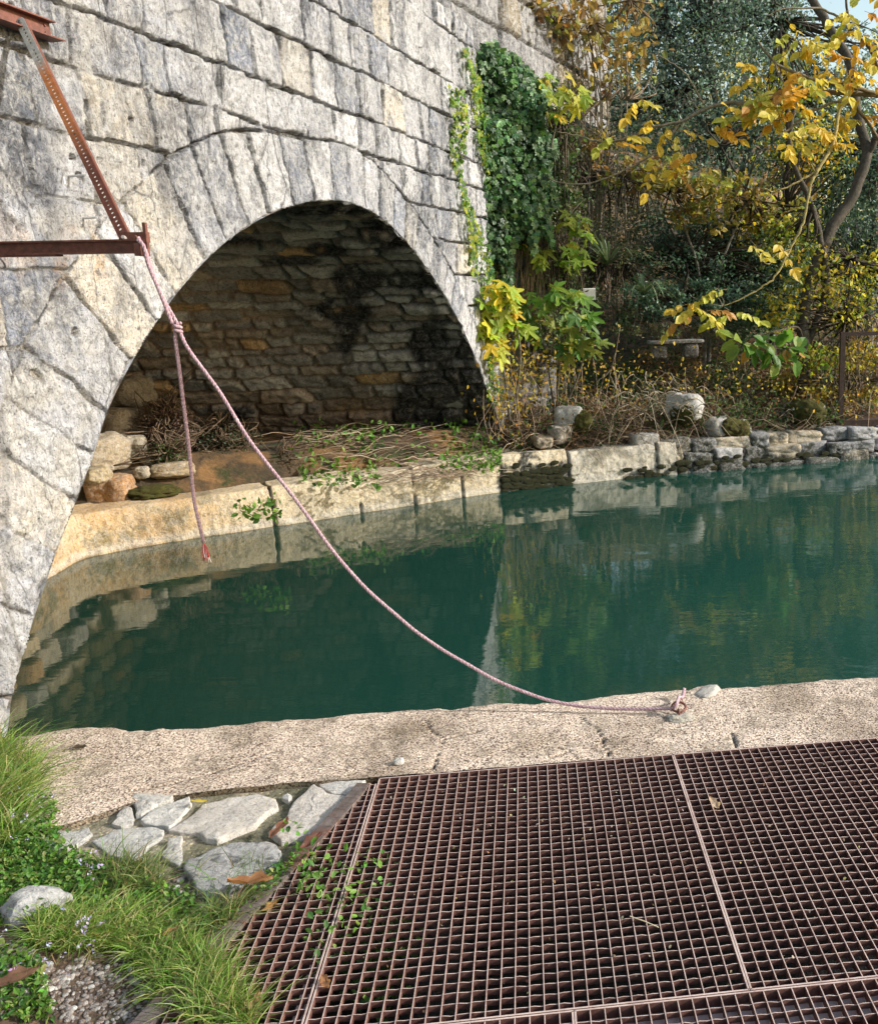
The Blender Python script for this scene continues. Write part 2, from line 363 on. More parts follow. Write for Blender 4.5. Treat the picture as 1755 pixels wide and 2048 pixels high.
# snap to the intrados
cut = sd < 0
dn = np.stack([np.interp(s_, ARCS, ARC_N[:, 0]), np.interp(s_, ARCS, ARC_N[:, 1])], -1)
edge_j = .010 * vnoise(s_ * 9, 0, 0, 95) + .012 * (rid((s_ * 3.6).astype(int), 9) - .5)
pu = np.interp(s_, ARCS, ARC[:, 0]); pz = np.interp(s_, ARCS, ARC[:, 1])
Ue = np.where(cut, pu + dn[..., 0] * (edge_j), Ue); Zt = np.where(cut, pz + dn[..., 1] * edge_j, Zt)
hh = np.where(cut, np.minimum(hh, -.004), hh)
P = wall_pt(Ue, Zt, hh).reshape(-1, 3)
Fq = grid_faces(len(us), len(zs)); keep = ~(cut.ravel()[Fq].all(1)); Fq = Fq[keep]
used = np.zeros(len(P), bool); used[Fq.ravel()] = True; rm = np.cumsum(used) - 1
bridge = empty('stone_bridge', W0 + WD * 3, 'old limestone arch bridge of rough coursed blocks spanning the green water', 'bridge')
def child(o, par):
    """parent a world-space mesh while keeping where it stands"""
    o.parent = par; o.matrix_parent_inverse = Matrix.Translation(par.location).inverted(); return o
child(mesh('arch_face', P[used], rm[Fq], M_face, None, cc.reshape(-1, 3)[used]), bridge)

# the barrel of the vault, running back from the face along -X, and the bridge's body
AX = np.array([-1., -.055, 0]); AX /= np.linalg.norm(AX)
def vault_surface(s, t):
    lev = [0.]; rs = np.random.RandomState(3)
    while lev[-1] < ARCS[-1] + 1: lev.append(lev[-1] + rs.uniform(.10, .24))
    sid, e, ct, cs = stone_rows(t, s, lev, .16, .62, 31, 0, .028, .3)
    jm = 1 - sst(.006, .034, e + .008 * vnoise(s * 20, t * 20, 0, 12))
    h = (rid(sid, 1) - .4) * .06 + .020 * ridged(s * 7, t * 5, rid(sid, 4) * 7, 4, 3) + .012 * fbm(s * 20, t * 14, 1, 3, 5)
    h = h * (1 - jm) - jm * .035
    r = rid(sid, 7)
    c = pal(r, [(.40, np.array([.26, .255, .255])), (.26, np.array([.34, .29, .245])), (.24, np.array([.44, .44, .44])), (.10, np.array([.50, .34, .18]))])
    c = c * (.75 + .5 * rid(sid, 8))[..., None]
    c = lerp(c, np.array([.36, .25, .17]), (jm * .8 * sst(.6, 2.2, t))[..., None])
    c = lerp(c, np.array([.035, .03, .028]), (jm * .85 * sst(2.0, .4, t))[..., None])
    return h, c, e
ts = np.concatenate([np.arange(0, 4.6, .016)]); ss = np.arange(.2, ARCS[-1], .016)
Sg, Tg = np.meshgrid(ss, ts, indexing='ij')
hv, cv, ev = vault_surface(Sg, Tg)
au = np.interp(Sg, ARCS, ARC[:, 0]); az = np.interp(Sg, ARCS, ARC[:, 1])
nu_ = np.interp(Sg, ARCS, ARC_N[:, 0]); nz_ = np.interp(Sg, ARCS, ARC_N[:, 1])
hv = hv * sst(0, .12, Tg) - .002
base = W0 + WD * (au - nu_ * hv)[..., None] + np.array([0, 0, 1.]) * (az - nz_ * hv)[..., None] + AX * (Tg - .012)[..., None]
# black seepage stains near the mouth on the far side, ochre at the foot
X = base[..., 0]; Y = base[..., 1]; Zz = base[..., 2]
blk = sst(1.5, .1, Tg + .5 * fbm(X * 1.7, Y, Zz * 1.7, 4, 14)) * sst(2.0, 1.2, Zz) * (Y > 7)
blk = np.maximum(blk, sst(.14, .34, fbm(X * 1.1, 3, Zz * 1.5, 4, 16)) * sst(3.2, 1.8, Tg) * (Y > 6))
blk = np.maximum(blk, sst(.30, .42, fbm(X * 1.7 + 4, 7, Zz * 3.4, 4, 22)) * sst(3.6, 2.4, Tg) * .8 * (Y > 6))
wh = sst(.35, .5, fbm(X * 6, 2, Zz * 6, 3, 18))
vv = base - CAM; zc_ = vv @ FW; ipx = PX + F * (vv @ IX) / zc_; ipy = PY - F * (vv @ IU) / zc_
blk = blk * .25
for (bx_, by_, rx_, ry_, am) in [(930, 770, 70, 75, 1.3), (880, 820, 90, 45, 1.2), (975, 700, 40, 80, 1.2), (860, 690, 45, 45, .8), (720, 555, 45, 30, 1.2), (650, 500, 50, 16, .9), (680, 620, 60, 20, .9), (600, 520, 60, 12, .7), (690, 640, 22, 60, .8), (930, 560, 60, 40, .8), (770, 470, 70, 30, .6), (480, 830, 40, 16, .8), (450, 480, 60, 10, .5), (640, 420, 90, 14, .6), (830, 560, 60, 18, .7)]:
    g_ = np.exp(-((ipx - bx_) / rx_) ** 2 - ((ipy - by_) / ry_) ** 2) * am; blk = np.maximum(blk, sst(.14, .36, g_ + .30 * fbm(X * 4, 1, Zz * 5, 4, 61)) * (Y > 5))
cv = cv * (1 + .5 * sst(700, 350, ipx))[..., None]  # vault colour lifted towards the left, standing in for bounced light
cv = lerp(cv, np.array([.007, .008, .010]), (blk * .95 * (1 - .6 * wh))[..., None])
och = sst(1.15, .75, Zz + .15 * fbm(X * 2, 1, Zz, 3, 19)) * sst(.1, .8, Tg)
cv = lerp(cv, np.array([.26, .14, .05]), (och * .6 * (1 - blk))[..., None])
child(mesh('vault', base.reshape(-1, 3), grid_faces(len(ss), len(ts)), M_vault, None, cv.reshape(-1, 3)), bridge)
# solid body: top deck and back of the bridge
bm_ = MB()
A0 = wall_pt(-2.6, 4.50, -.05); A1 = wall_pt(6.52, 4.53, -.05)
mk = lambda q: np.array(q, float)
top = [A0, A1, A1 + AX * 6, A0 + AX * 6]
bot = [mk([p[0], p[1], 4.42]) for p in top]
bm_.add(top + bot, [(0, 1, 2, 3), (4, 7, 6, 5), (0, 4, 5, 1), (1, 5, 6, 2), (2, 6, 7, 3), (3, 7, 4, 0)], GREY * .8)
child(bm_.build('deck', M_face), bridge)

def rubble_wall(name, P0, P1, z0, z1, mat, par=None, step=.02, lev=(.14, .26), ln=(.2, .5), tint=None, amp=.05, seed=1, topf=None, zfun=None, joint=(.05, .045, .04), jw=.03, thick=None, nflip=1):
    P0 = np.array([*P0, 0.]); P1 = np.array([*P1, 0.]); Ln = np.linalg.norm(P1 - P0); D = (P1 - P0) / Ln; Nn = np.array([D[1], -D[0], 0]) * nflip
    u = np.arange(0, Ln + step, step); z = np.arange(0, 1.0001, step / (z1 - z0))
    Ug, Zg = np.meshgrid(u, z, indexing='ij'); zt = z1 if topf is None else topf(Ug)
    Zg = z0 + (zt - z0) * Zg
    L = [z0 - .5]; rs = np.random.RandomState(seed)
    while L[-1] < z1 + .8: L.append(L[-1] + rs.uniform(*lev))
    sid, e, cu, cz = stone_rows(Ug, Zg, L, ln[0], ln[1], seed, 0, .025, .25)
    jm = 1 - sst(.004, jw, e)
    h = (rid(sid, 1) - .3) * amp + amp * .35 * ridged(Ug * 6, Zg * 6, rid(sid, 4) * 7, 4, 3) + .01 * fbm(Ug * 20, Zg * 20, 1, 3, 5)
    h = h * (1 - jm) - jm * amp * .8
    c = pal(rid(sid, 7), tint) * (.8 + .4 * rid(sid, 8))[..., None]
    c = lerp(c, np.array(joint), (jm * .85)[..., None])
    if zfun: c = zfun(Ug, Zg, c)
    V = P0 + D * Ug[..., None] + Nn * h[..., None] + np.array([0, 0, 1.]) * Zg[..., None]
    V = V.reshape(-1, 3); Fc = grid_faces(len(u), len(z)); C = c.reshape(-1, 3)
    if thick:   # rear face, top, ends
        nu, nz = len(u), len(z); B = (P0 - Nn * thick + D * Ug[..., None] + np.array([0, 0, 1.]) * Zg[..., None])
        idx = np.arange(nu * nz).reshape(nu, nz); rim = np.concatenate([idx[0, :], idx[:, -1], idx[-1, ::-1]])
        nB = len(V); V = np.concatenate([V, B.reshape(-1, 3)[rim]]); C = np.concatenate([C, C[rim]])
        k = np.arange(len(rim) - 1); Fc = np.concatenate([Fc, np.stack([rim[k], rim[k + 1], nB + k + 1, nB + k], 1)])
    o = mesh(name, V, Fc, mat, None, C)
    if par: child(o, par)
    return o
T_GREY = [(.5, GREY * .7), (.35, PALE * .75), (.15, CREAM * .6)]
T_END = [(.35, np.array([.66, .52, .33])), (.3, np.array([.56, .47, .34])), (.2, np.array([.42, .37, .30])), (.15, np.array([.66, .40, .18]))]
# end of the tunnel, lit through the arch
rubble_wall('end_wall', (-5.02, 10.4), (-4.35, 2.6), -1.2, 3.0, M_vault, bridge, .018, (.12, .28), (.2, .5), T_END, .09, 8, joint=(.10, .07, .045), jw=.045, nflip=-1)
# wing wall under the ivy and the upper wall behind the coping
wing = empty('wing_wall', (-.3, 11, 0), 'mossy wing wall to the right of the arch hidden under dark ivy', 'wall')
rubble_wall('masonry', (-1.32, 10.15), (-.50, 10.726), .1, 5.0, M_rock, wing, .03, (.2, .35), (.3, .6), [(.5, GREY * .4), (.3, GREY * .3), (.2, WARM * .4)], .05, 12, topf=lambda u: 4.62 - .42 * u + .05 * vnoise(u * 4, 0, 0, 3), thick=.5)
upw = empty('upper_wall', (-2, 10.5, 0), 'grey coursed upper wall rising behind the bridge coping at the top', 'wall')
rubble_wall('masonry', (-2.6, 6.2), (.3, 13.6), 4.2, 7.5, M_face, upw, .03, (.26, .42), (.35, .7), T_GREY, .05, 13, topf=lambda u: 7.2 - .06 * u, thick=.6)

# ------------------------------------------------------------------ water and its bed
def water():
    M, nt, b = mat_new('river_water')
    pos = nd(nt, 'NewGeometry').outputs['Position']
    mp = nd(nt, 'Mapping'); mp.inputs['Scale'].default_value = (.8, 1.6, 1); mp.inputs['Rotation'].default_value = (0, 0, math.radians(12)); nt.links.new(pos, mp.inputs[0])
    n1 = noise(nt, 2.2, 3, .5, mp.outputs[0], .4); n2 = noise(nt, 9, 3, .55, mp.outputs[0]); n3 = noise(nt, 34, 2, .5, mp.outputs[0])
    sep = nd(nt, 'SeparateXYZ'); nt.links.new(pos, sep.inputs[0])
    act = nd(nt, 'MapRange'); nt.links.new(sep.outputs[0], act.inputs[0]); act.inputs[1].default_value = -1.5; act.inputs[2].default_value = 3.5; act.inputs[3].default_value = .25; act.inputs[4].default_value = 1.0
    c = mix(nt, (.0035, .030, .021), (.0065, .058, .050), ramp(nt, sep.outputs[0], [(0, 0), (1, 1)]))
    mr = nd(nt, 'MapRange'); nt.links.new(sep.outputs[0], mr.inputs[0]); mr.inputs[1].default_value = -3; mr.inputs[2].default_value = 3
    c = mix(nt, (.0085, .036, .025), (.012, .056, .042), mr.outputs[0])
    nt.links.new(c, b.inputs['Base Color']); b.inputs['Roughness'].default_value = .015; b.inputs['IOR'].default_value = 1.5
    b.inputs['Specular IOR Level'].default_value = .95
    hs = mth(nt, 'ADD', mth(nt, 'MULTIPLY', n1, 1.0), mth(nt, 'ADD', mth(nt, 'MULTIPLY', n2, .22), mth(nt, 'MULTIPLY', n3, .05)))
    hs = mth(nt, 'MULTIPLY', hs, act.outputs[0])
    nt.links.new(bump(nt, hs, .11, .05), b.inputs['Normal'])
    return M
gx, gy = np.meshgrid(np.linspace(-5.2, 60, 40), np.linspace(0, 1, 20), indexing='ij'); ylo = 3.10 + .09 * (gx + 1.84); gy = ylo + (np.maximum(14, ylo + 6) - ylo) * gy
o = mesh('water', np.stack([gx, gy, gx * 0], -1).reshape(-1, 3), grid_faces(40, 20), water()); tag(o, 'dark teal still water of the millrace', None, kind='structure')

# ------------------------------------------------------------------ far quay, its kerb and the ledge under the arch
K = np.array([(-4.30, 3.4), (-4.22, 6.3), (-4.25, 7.15), (-3.95, 7.46), (-2.4, 8.40), (-1.04, 9.25), (.3, 9.75), (2.0, 10.22), (3.4, 10.58), (6.5, 11.2), (14, 12.3), (40, 15)])
def path_at(P, q):
    L = np.concatenate([[0], np.cumsum(np.linalg.norm(np.diff(P, axis=0), axis=1))])
    x = np.interp(q, L, P[:, 0]); y = np.interp(q, L, P[:, 1]); e = .02
    tx = np.interp(q + e, L, P[:, 0]) - np.interp(q - e, L, P[:, 0]); ty = np.interp(q + e, L, P[:, 1]) - np.interp(q - e, L, P[:, 1])
    n = np.hypot(tx, ty); return x, y, tx / n, ty / n
KL = np.concatenate([[0], np.cumsum(np.linalg.norm(np.diff(K, axis=0), axis=1))])
q0, q1 = 2.2, KL[6]          # dressed kerb from the tunnel corner to the start of the dry stones
def kerb_prof(nq, ns_):
    # profile parameter: front face from under water to the top, then back over the top
    pr = [(0, z) for z in np.linspace(-.5, .34, 46)] + [(d, .36) for d in np.linspace(.03, .42, 20)]
    return np.array(pr)
pr = kerb_prof(0, 0); q = np.arange(q0, q1 + .6, .013)
Q, I = np.meshgrid(q, np.arange(len(pr)), indexing='ij')
jo = [q0 + .1]; Lq = {}
def q_of(px_, z):      # arc-length on the kerb where the photo shows a joint
    qs = np.linspace(2, 9.5, 2000); x, y, _, _ = path_at(K, qs)
    v = np.stack([x, y, np.full_like(x, z)], 1) - CAM; X_ = PX + F * (v @ IX) / (v @ FW); return qs[np.abs(X_ - px_).argmin()]
joints = np.array([1.5, q_of(545, .2), q_of(720, .2), q_of(828, .2), q_of(925, .2), q_of(1003, .2), q_of(1138, .2), 9.4, 10.5])
j = np.clip(np.searchsorted(joints, Q + .015 * vnoise(Q, I * .15, 0, 3)), 1, len(joints) - 1)
e = np.minimum(np.abs(Q - joints[j - 1]), np.abs(joints[j] - Q)) + .012 * vnoise(Q * 8, I * .3, 1, 5)
dist_, zz = pr[I, 0], pr[I, 1]
jm = 1 - sst(.003, .017, e)
h = (rid(j, 3) - .5) * .05 + .018 * fbm(Q * 4, zz * 5, 2, 4, 6) + .010 * ridged(Q * 12, zz * 12, dist_ * 9, 3, 8)
h = h * (1 - jm) - .045 * jm - .035 * sst(.22, .36, zz) * sst(.12, 0, dist_) + .03 * sst(.05, -.1, zz)
x, y, tx, ty = path_at(K, Q); zt = zz + (rid(j, 5) - .5) * .05 * (zz > .1) + .02 * fbm(Q * 3, dist_ * 4, 0, 3, 9) * (zz > .3)
zt = zt + .30 * sst(3.9, 2.9, Q) * (zz > .0) * zz / .36 * 0
V = np.stack([x + ty * (h) - ty * dist_ * 1, y - tx * h + tx * dist_, zt - jm * .05 * (zz > .33)], -1)
c = pal(rid(j, 7), [(.5, np.array([.68, .57, .38])), (.5, np.array([.62, .56, .44]))]) * (.9 + .2 * rid(j, 8))[..., None]
xx = V[..., 0]
c = lerp(c, np.array([.60, .40, .19]), (sst(-2.6, -4.0, xx) * (.45 + .5 * sst(-.2, .2, fbm(Q * 3, zz * 3, 0, 4, 3))))[..., None])
c = lerp(c, np.array([.10, .11, .05]), (sst(.0, .3, fbm(Q * 2.5, zz * 4, 5, 4, 23)) * sst(.0, .3, fbm(Q * 9, zz * 9, 5, 3, 24) + .1) * .55)[..., None])
qa, qb = q_of(1003, .2), q_of(1142, .2)
mk_ = sst(qa - .01, qa + .02, Q) * sst(qb + .03, qb - .03, Q) * sst(.02, .22, fbm(Q * 9, zz * 9, dist_ * 9, 4, 77) + .45 * sst(.36, .05, zz) * (dist_ < .02) - .03)
c = lerp(c, np.array([.016, .018, .008]), (mk_ * .95)[..., None])
c = lerp(c, np.array([.04, .036, .03]), (jm * .9)[..., None])
c = lerp(c, np.array([.62, .59, .52]), (sst(.10, .03, zz) * sst(0, .03, zz) * .6)[..., None])
c = lerp(c, c * .35, sst(.012, -.01, zz + .006 * vnoise(Q * 9, 0, 0, 2))[..., None])
quay = empty('stone_kerb', (-2.5, 8.5, 0), 'pale ochre kerb of big dressed blocks along the far water edge', 'kerb')
child(mesh('blocks', V.reshape(-1, 3), grid_faces(len(q), len(pr)), M_kerb, None, c.reshape(-1, 3)), quay)
mossb = MB()

def blob(center, size, ax=None, box=2.6, amp=.12, seed=0, n=10, freq=2.2, cut_bottom=None):
    """rock as a displaced superellipsoid built on a cube sphere"""
    t = np.linspace(-1, 1, n + 1); V = []; Fc = []; off = 0
    for a in range(3):
        for sgn in (-1, 1):
            A, B = np.meshgrid(t, t, indexing='ij'); p = np.zeros(A.shape + (3,))
            p[..., a] = sgn; p[..., (a + 1) % 3] = A * sgn; p[..., (a + 2) % 3] = B
            V.append(p.reshape(-1, 3)); f = grid_faces(n + 1, n + 1) + off; Fc.append(f); off += (n + 1) ** 2
    V = np.concatenate(V); Fc = np.concatenate(Fc)
    key = np.round(V * 1000).astype(int); _, idx, inv = np.unique(key, axis=0, return_index=True, return_inverse=True)
    V = V[idx]; Fc = inv.ravel()[Fc]
    D = np.tan(V * np.pi / 4 * .98); r = (np.abs(D) ** box).sum(1) ** (1 / box); D = D / r[:, None]
    nrm = D / np.linalg.norm(D, axis=1)[:, None]
    o_ = seed * 3.7
    D = D + nrm * (amp * fbm(D[:, 0] * freq + o_, D[:, 1] * freq, D[:, 2] * freq, 3, seed) + amp * .5 * ridged(D[:, 0] * freq * 2 + o_, D[:, 1] * freq * 2, D[:, 2] * freq * 2, 2, seed + 5))[:, None]
    V = D * np.asarray(size); ax = np.eye(3) if ax is None else ax
    return V @ ax + np.asarray(center), Fc
def yaw(a, tilt=0, roll_=0):
    c, s = math.cos(a), math.sin(a); A = np.array([[c, s, 0], [-s, c, 0], [0, 0, 1.]])
    c, s = math.cos(tilt), math.sin(tilt); B = np.array([[1, 0, 0], [0, c, s], [0, -s, c]])
    c, s = math.cos(roll_), math.sin(roll_); C_ = np.array([[c, 0, s], [0, 1, 0], [-s, 0, c]])
    return C_ @ B @ A

# dry-stone bank right of the kerb: rough blocks in two to three uneven courses
dry = empty('dry_stone_wall', (1.5, 10, 0), 'rough drystone revetment of pale and mossy blocks at the right waterline', 'wall')
mb = MB(); rs = np.random.RandomState(4)
for lay, zb in enumerate((-.14, .06, .215)):
    qq = KL[6] - .1 + .13 * lay
    while qq < KL[8] + 7:
        L_ = rs.uniform(.17, .48); hgt = (.20, .165, .15)[lay] * rs.uniform(.85, 1.2); qc = qq + L_ / 2; x, y, tx, ty = path_at(K, qc)
        back = .11 + rs.uniform(-.03, .07) + lay * .06
        if lay < 2 or rs.rand() < .72:
            cc_ = pal(np.array([rs.rand()]), [(.35, GREY * .65), (.25, PALE * .8), (.2, CREAM * .8), (.2, GREY * .45)])[0] * rs.uniform(.75, 1.1)
            V, Fc = blob((x - ty * back, y + tx * back, zb + hgt / 2), (L_ * .515, .17, hgt * .53), yaw(math.atan2(ty, tx) + rs.uniform(-.10, .10), rs.uniform(-.08, .08), rs.uniform(-.09, .09)), rs.uniform(5, 11), .13, int(rs.rand() * 999), 12, 2.0)
            col = np.tile(cc_, (len(V), 1)); mm = sst(.0, .25, fbm(V[:, 0] * 4, V[:, 1] * 4, V[:, 2] * 5, 3, 31) + .5 * sst(.22, .0, V[:, 2]) + .04)
            col = lerp(col, np.array([.022, .024, .010]), (mm * .9)[:, None]); mb.add(V, Fc.tolist(), col)
        qq += L_
child(mb.build('blocks', M_rock, smooth=True), dry)
# dark hanging moss cushions: on the last kerb block and the first dry stones
mm_ = MB(); rs = np.random.RandomState(9)
for i in range(250):
    q_ = rs.uniform(q_of(1004, .2), q_of(1142, .2)) if i < 180 else rs.uniform(KL[6], KL[6] + 2.6)
    x, y, tx, ty = path_at(K, q_); zc = (rs.uniform(.0, .30) * (1 - .35 * abs(math.sin(q_ * 23))) if i < 180 else rs.uniform(0, .16))
    r_ = rs.uniform(.007, .028) if i < 180 else rs.uniform(.012, .034)
    V, Fc = blob((x + ty * .015, y - tx * .015, zc), (r_ * 1.9, r_ * .38, r_ * .9), yaw(math.atan2(ty, tx)), 2.2, .25, i, 4, 3); mm_.add(V, Fc.tolist())
child(mm_.build('moss', M_moss2, smooth=True), quay)

# ------------------------------------------------------------------ terrain: far bank
def bank_z(x, y):
    """height of the far ground"""
    L = np.interp(x, [-6, -4.6, -4.25, -1.04, .3, 2, 3.4, 6.5, 14, 40, 400], [7.0, 7.1, 7.2, 9.25, 9.75, 10.22, 10.58, 11.2, 12.3, 15, 40])
    d = np.maximum(y - L, 0)
    inside = sst(-.6, -1.2, x)
    rise = .34 + .10 * sst(.2, .6, d) + .55 * sst(.5, 3.2, d) + np.interp(d, [0, 3, 8, 20, 60, 600], [0, 0, 2.2, 6, 15, 60]) * sst(5.0, 1.5, x - (y - 10) * .2)
    rise = rise + np.interp(d, [0, 2, 12, 60, 600], [0, 0, .8, 5, 50]) * sst(1.5, 5, x - (y - 10) * .2)
    ledge = .30 + .30 * sst(.3, .9, d)
    return rise * (1 - inside) + ledge * inside
xs = np.concatenate([np.arange(-5.4, 8, .05), np.linspace(8.3, 60, 60), np.linspace(70, 600, 20)]); ys = np.concatenate([np.arange(6.6, 14, .05), np.linspace(14.3, 60, 60), np.linspace(70, 600, 20)])
xs = np.concatenate([np.linspace(-600, -5.6, 30), xs])
Xg, Yg = np.meshgrid(xs, ys, indexing='ij'); Zg = bank_z(Xg, Yg) + .05 * fbm(Xg * 1.5, Yg * 1.5, 0, 4, 3) * sst(0, .5, Yg - 7) + .02 * fbm(Xg * 8, Yg * 8, 0, 3, 4)
L = np.interp(Xg, K[1:, 0][1:], K[1:, 1][1:]); frontd = Yg - L
Zg = np.where(frontd < .22, -.8, Zg); 
Zg = np.where((Xg < -5.1) & (Yg < 14), 4.3 + .0 * Xg, Zg)
Zg = np.where((Xg < -5.1) & (Yg < 14), -1.0, Zg)
def soil():
    M, nt, b = mat_new('bank_soil')
    c = mix(nt, (.10, .065, .035), (.045, .035, .02), ramp(nt, noise(nt, 6, 7, .7), [(.4, 0), (.6, 1)]))
    c = mix(nt, c, (.25, .14, .055), ramp(nt, noise(nt, 2.1, 5, .6), [(.48, 0), (.6, 1)]))
    c = mix(nt, c, (.04, .05, .015), ramp(nt, noise(nt, 3.3, 6, .7), [(.54, 0), (.64, 1)]))
    nt.links.new(c, b.inputs['Base Color']); b.inputs['Roughness'].default_value = .95
    n = bump(nt, noise(nt, 25, 8, .75), 1, .04); nt.links.new(n, b.inputs['Normal']); return M
M_soil = soil()
o = mesh('far_bank_ground', np.stack([Xg, Yg, Zg], -1).reshape(-1, 3), grid_faces(len(xs), len(ys)), M_soil); tag(o, 'earth bank rising behind the far quay', None, kind='structure')
# river bed / under-water floor
o = mesh('river_bed', np.array([(-700, -700, -1.6), (700, -700, -1.6), (700, 20, -1.6), (-700, 20, -1.6)]), np.array([(0, 1, 2, 3)]), M_soil); tag(o, kind='structure')

# ------------------------------------------------------------------ near bank: ground, concrete slab, paving stones
def pz(pts, z): return np.array([onz(x, y, z) for x, y in pts])
front = pz([(72, 1464), (100, 1455), (130, 1450), (165, 1447), (235, 1447), (262, 1456), (290, 1456), (330, 1450), (420, 1448), (520, 1437), (560, 1436), (640, 1431), (740, 1419), (800, 1418), (880, 1411), (900, 1413), (1000, 1403), (1060, 1404), (1130, 1398), (1250, 1382), (1375, 1374), (1390, 1368), (1410, 1366), (1432, 1370), (1445, 1372), (1600, 1360), (1755, 1348)], .40)
backe = pz([(20, 1668), (90, 1660), (150, 1643), (230, 1616), (290, 1596), (440, 1578), (560, 1566), (650, 1562), (760, 1553), (1000, 1535), (1755, 1475)], .40)
G0 = onz(760, 1555, .405); D2 = np.array([math.cos(math.radians(5.7)), math.sin(math.radians(5.7)), 0]); D1 = np.array([math.sin(math.radians(4.3)), -math.cos(math.radians(4.3)), 0])   # along / towards the camera
diag = pz([(738, 1572), (705, 1612), (610, 1716), (520, 1815), (415, 1927), (330, 2020), (240, 2120)], .40)
def yf(x): return np.interp(x, np.r_[front[:, 0], 9], np.r_[front[:, 1], front[-1, 1] + (9 - front[-1, 0]) * .09])
def yb(x): return np.interp(x, np.r_[-3.2, backe[:, 0], 9], np.r_[2.1, backe[:, 1], backe[-1, 1] + (9 - backe[-1, 0]) * .09])
def diag_x(y): return np.interp(y, diag[::-1, 1], diag[::-1, 0])
def gtop(x): return G0[1] + (x - G0[0]) * D2[1] / D2[0]
pitx = pz([(800, 1570), (815, 1640), (860, 1740), (905, 1800), (935, 1880), (955, 1960), (965, 2048)], .25)
def ground_z(x, y):
    b = .378 + .006 * fbm(x * 2, y * 2, 0, 3, 5) + .006 * fbm(x * 9, y * 9, 0, 3, 6)
    b = b + .07 * sst(-1.15, -1.5, x) * sst(2.35, 1.8, y) + .05 * sst(-1.9, -2.5, x) + .25 * sst(-2.5, -4.5, x)
    ing = sst(-.012, .012, x - diag_x(y)) * sst(.02, -.01, y - (gtop(x) + .012))
    px_ = np.interp(y, pitx[::-1, 1], pitx[::-1, 0]) + .05 * fbm(x * 5, y * 5, 1, 3, 7)
    dd = np.maximum(x - diag_x(y), 0)
    g = .31 - .10 * sst(0, .45, dd) + .03 * fbm(x * 7, y * 7, 2, 3, 8)
    g = g - 1.25 * sst(-.03, .13, x - px_)
    return b * (1 - ing) + g * ing
gx = np.concatenate([np.linspace(-40, -3.2, 30), np.arange(-3.1, .35, .012), np.arange(.4, 3.2, .05), np.linspace(3.4, 40, 30)])
gy = np.concatenate([np.linspace(-60, .2, 40), np.arange(.25, 1.2, .04), np.arange(1.2, 3.62, .012)])
X_, Y_ = np.meshgrid(gx, gy, indexing='ij'); Z_ = ground_z(X_, Y_)
Z_ = np.where((X_ > 3.2) & (Y_ < 2.9), .39, Z_)
Z_ = np.where(Y_ > yf(X_) - .05, np.minimum(Z_, -.9), Z_)
Z_ = np.where((X_ < -2.2) & (Y_ > 3.3), -.9, Z_)
# colour zones of the ground
def inpoly(x, y, poly):
    c = np.zeros(x.shape, bool); n = len(poly)
    for i in range(n):
        x1, y1 = poly[i][:2]; x2, y2 = poly[i - 1][:2]
        c ^= ((y1 > y) != (y2 > y)) & (x < (x2 - x1) * (y - y1) / (y2 - y1 + 1e-12) + x1)
    return c
mort = np.array([.36, .315, .225]); dirt = np.array([.085, .055, .035]); greenish = np.array([.07, .075, .03])
C_ = np.tile(dirt, X_.shape + (1,))
mpoly = pz([(20, 1700), (230, 1600), (430, 1570), (770, 1545), (700, 1640), (600, 1740), (500, 1830), (400, 1830), (250, 1790), (60, 1740)], .40)
mz = inpoly(X_ + .03 * fbm(X_ * 4, Y_ * 4, 0, 3, 9), Y_, mpoly)
C_ = np.where(mz[..., None], mort * (.85 + .3 * fbm(X_ * 6, Y_ * 6, 0, 4, 3))[..., None], C_)
C_ = lerp(C_, greenish, (sst(.0, .3, fbm(X_ * 3, Y_ * 3, 4, 4, 12)) * .7)[..., None])
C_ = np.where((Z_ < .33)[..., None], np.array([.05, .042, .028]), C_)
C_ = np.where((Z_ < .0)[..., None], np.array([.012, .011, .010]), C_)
def ground_mat():
    M, nt, b = mat_new('near_ground'); c = attr(nt)
    v = nd(nt, 'TexVoronoi', i_Scale=75.); nt.links.new(nd(nt, 'NewGeometry').outputs['Position'], v.inputs['Vector'])
    g = ramp(nt, v.outputs['Distance'], [(.28, 1), (.45, 0)])
    c = mix(nt, c, mix(nt, c, (2.1, 2.0, 1.8), 1, 'MULTIPLY'), mth(nt, 'MULTIPLY', g, mth(nt, 'MULTIPLY', ramp(nt, nd(nt, 'SeparateColor', i_0=v.outputs['Color']).outputs[0], [(.55, 0), (.62, 1)]), .8)))
    c = mix(nt, c, mix(nt, c, (.45, .45, .45), 1, 'MULTIPLY'), ramp(nt, noise(nt, 45, 6, .7), [(.38, 1), (.55, 0)]))
    nt.links.new(c, b.inputs['Base Color']); b.inputs['Roughness'].default_value = .95
    n = bump(nt, g, .5, .006); n = bump(nt, noise(nt, 60, 6, .7), .8, .008, n); nt.links.new(n, b.inputs['Normal']); return M
M_ground = ground_mat()
o = mesh('near_bank_ground', np.stack([X_, Y_, Z_], -1).reshape(-1, 3), grid_faces(len(gx), len(gy)), M_ground, None, C_.reshape(-1, 3)); tag(o, 'mortar, soil and gravel of the near bank', None, kind='structure')

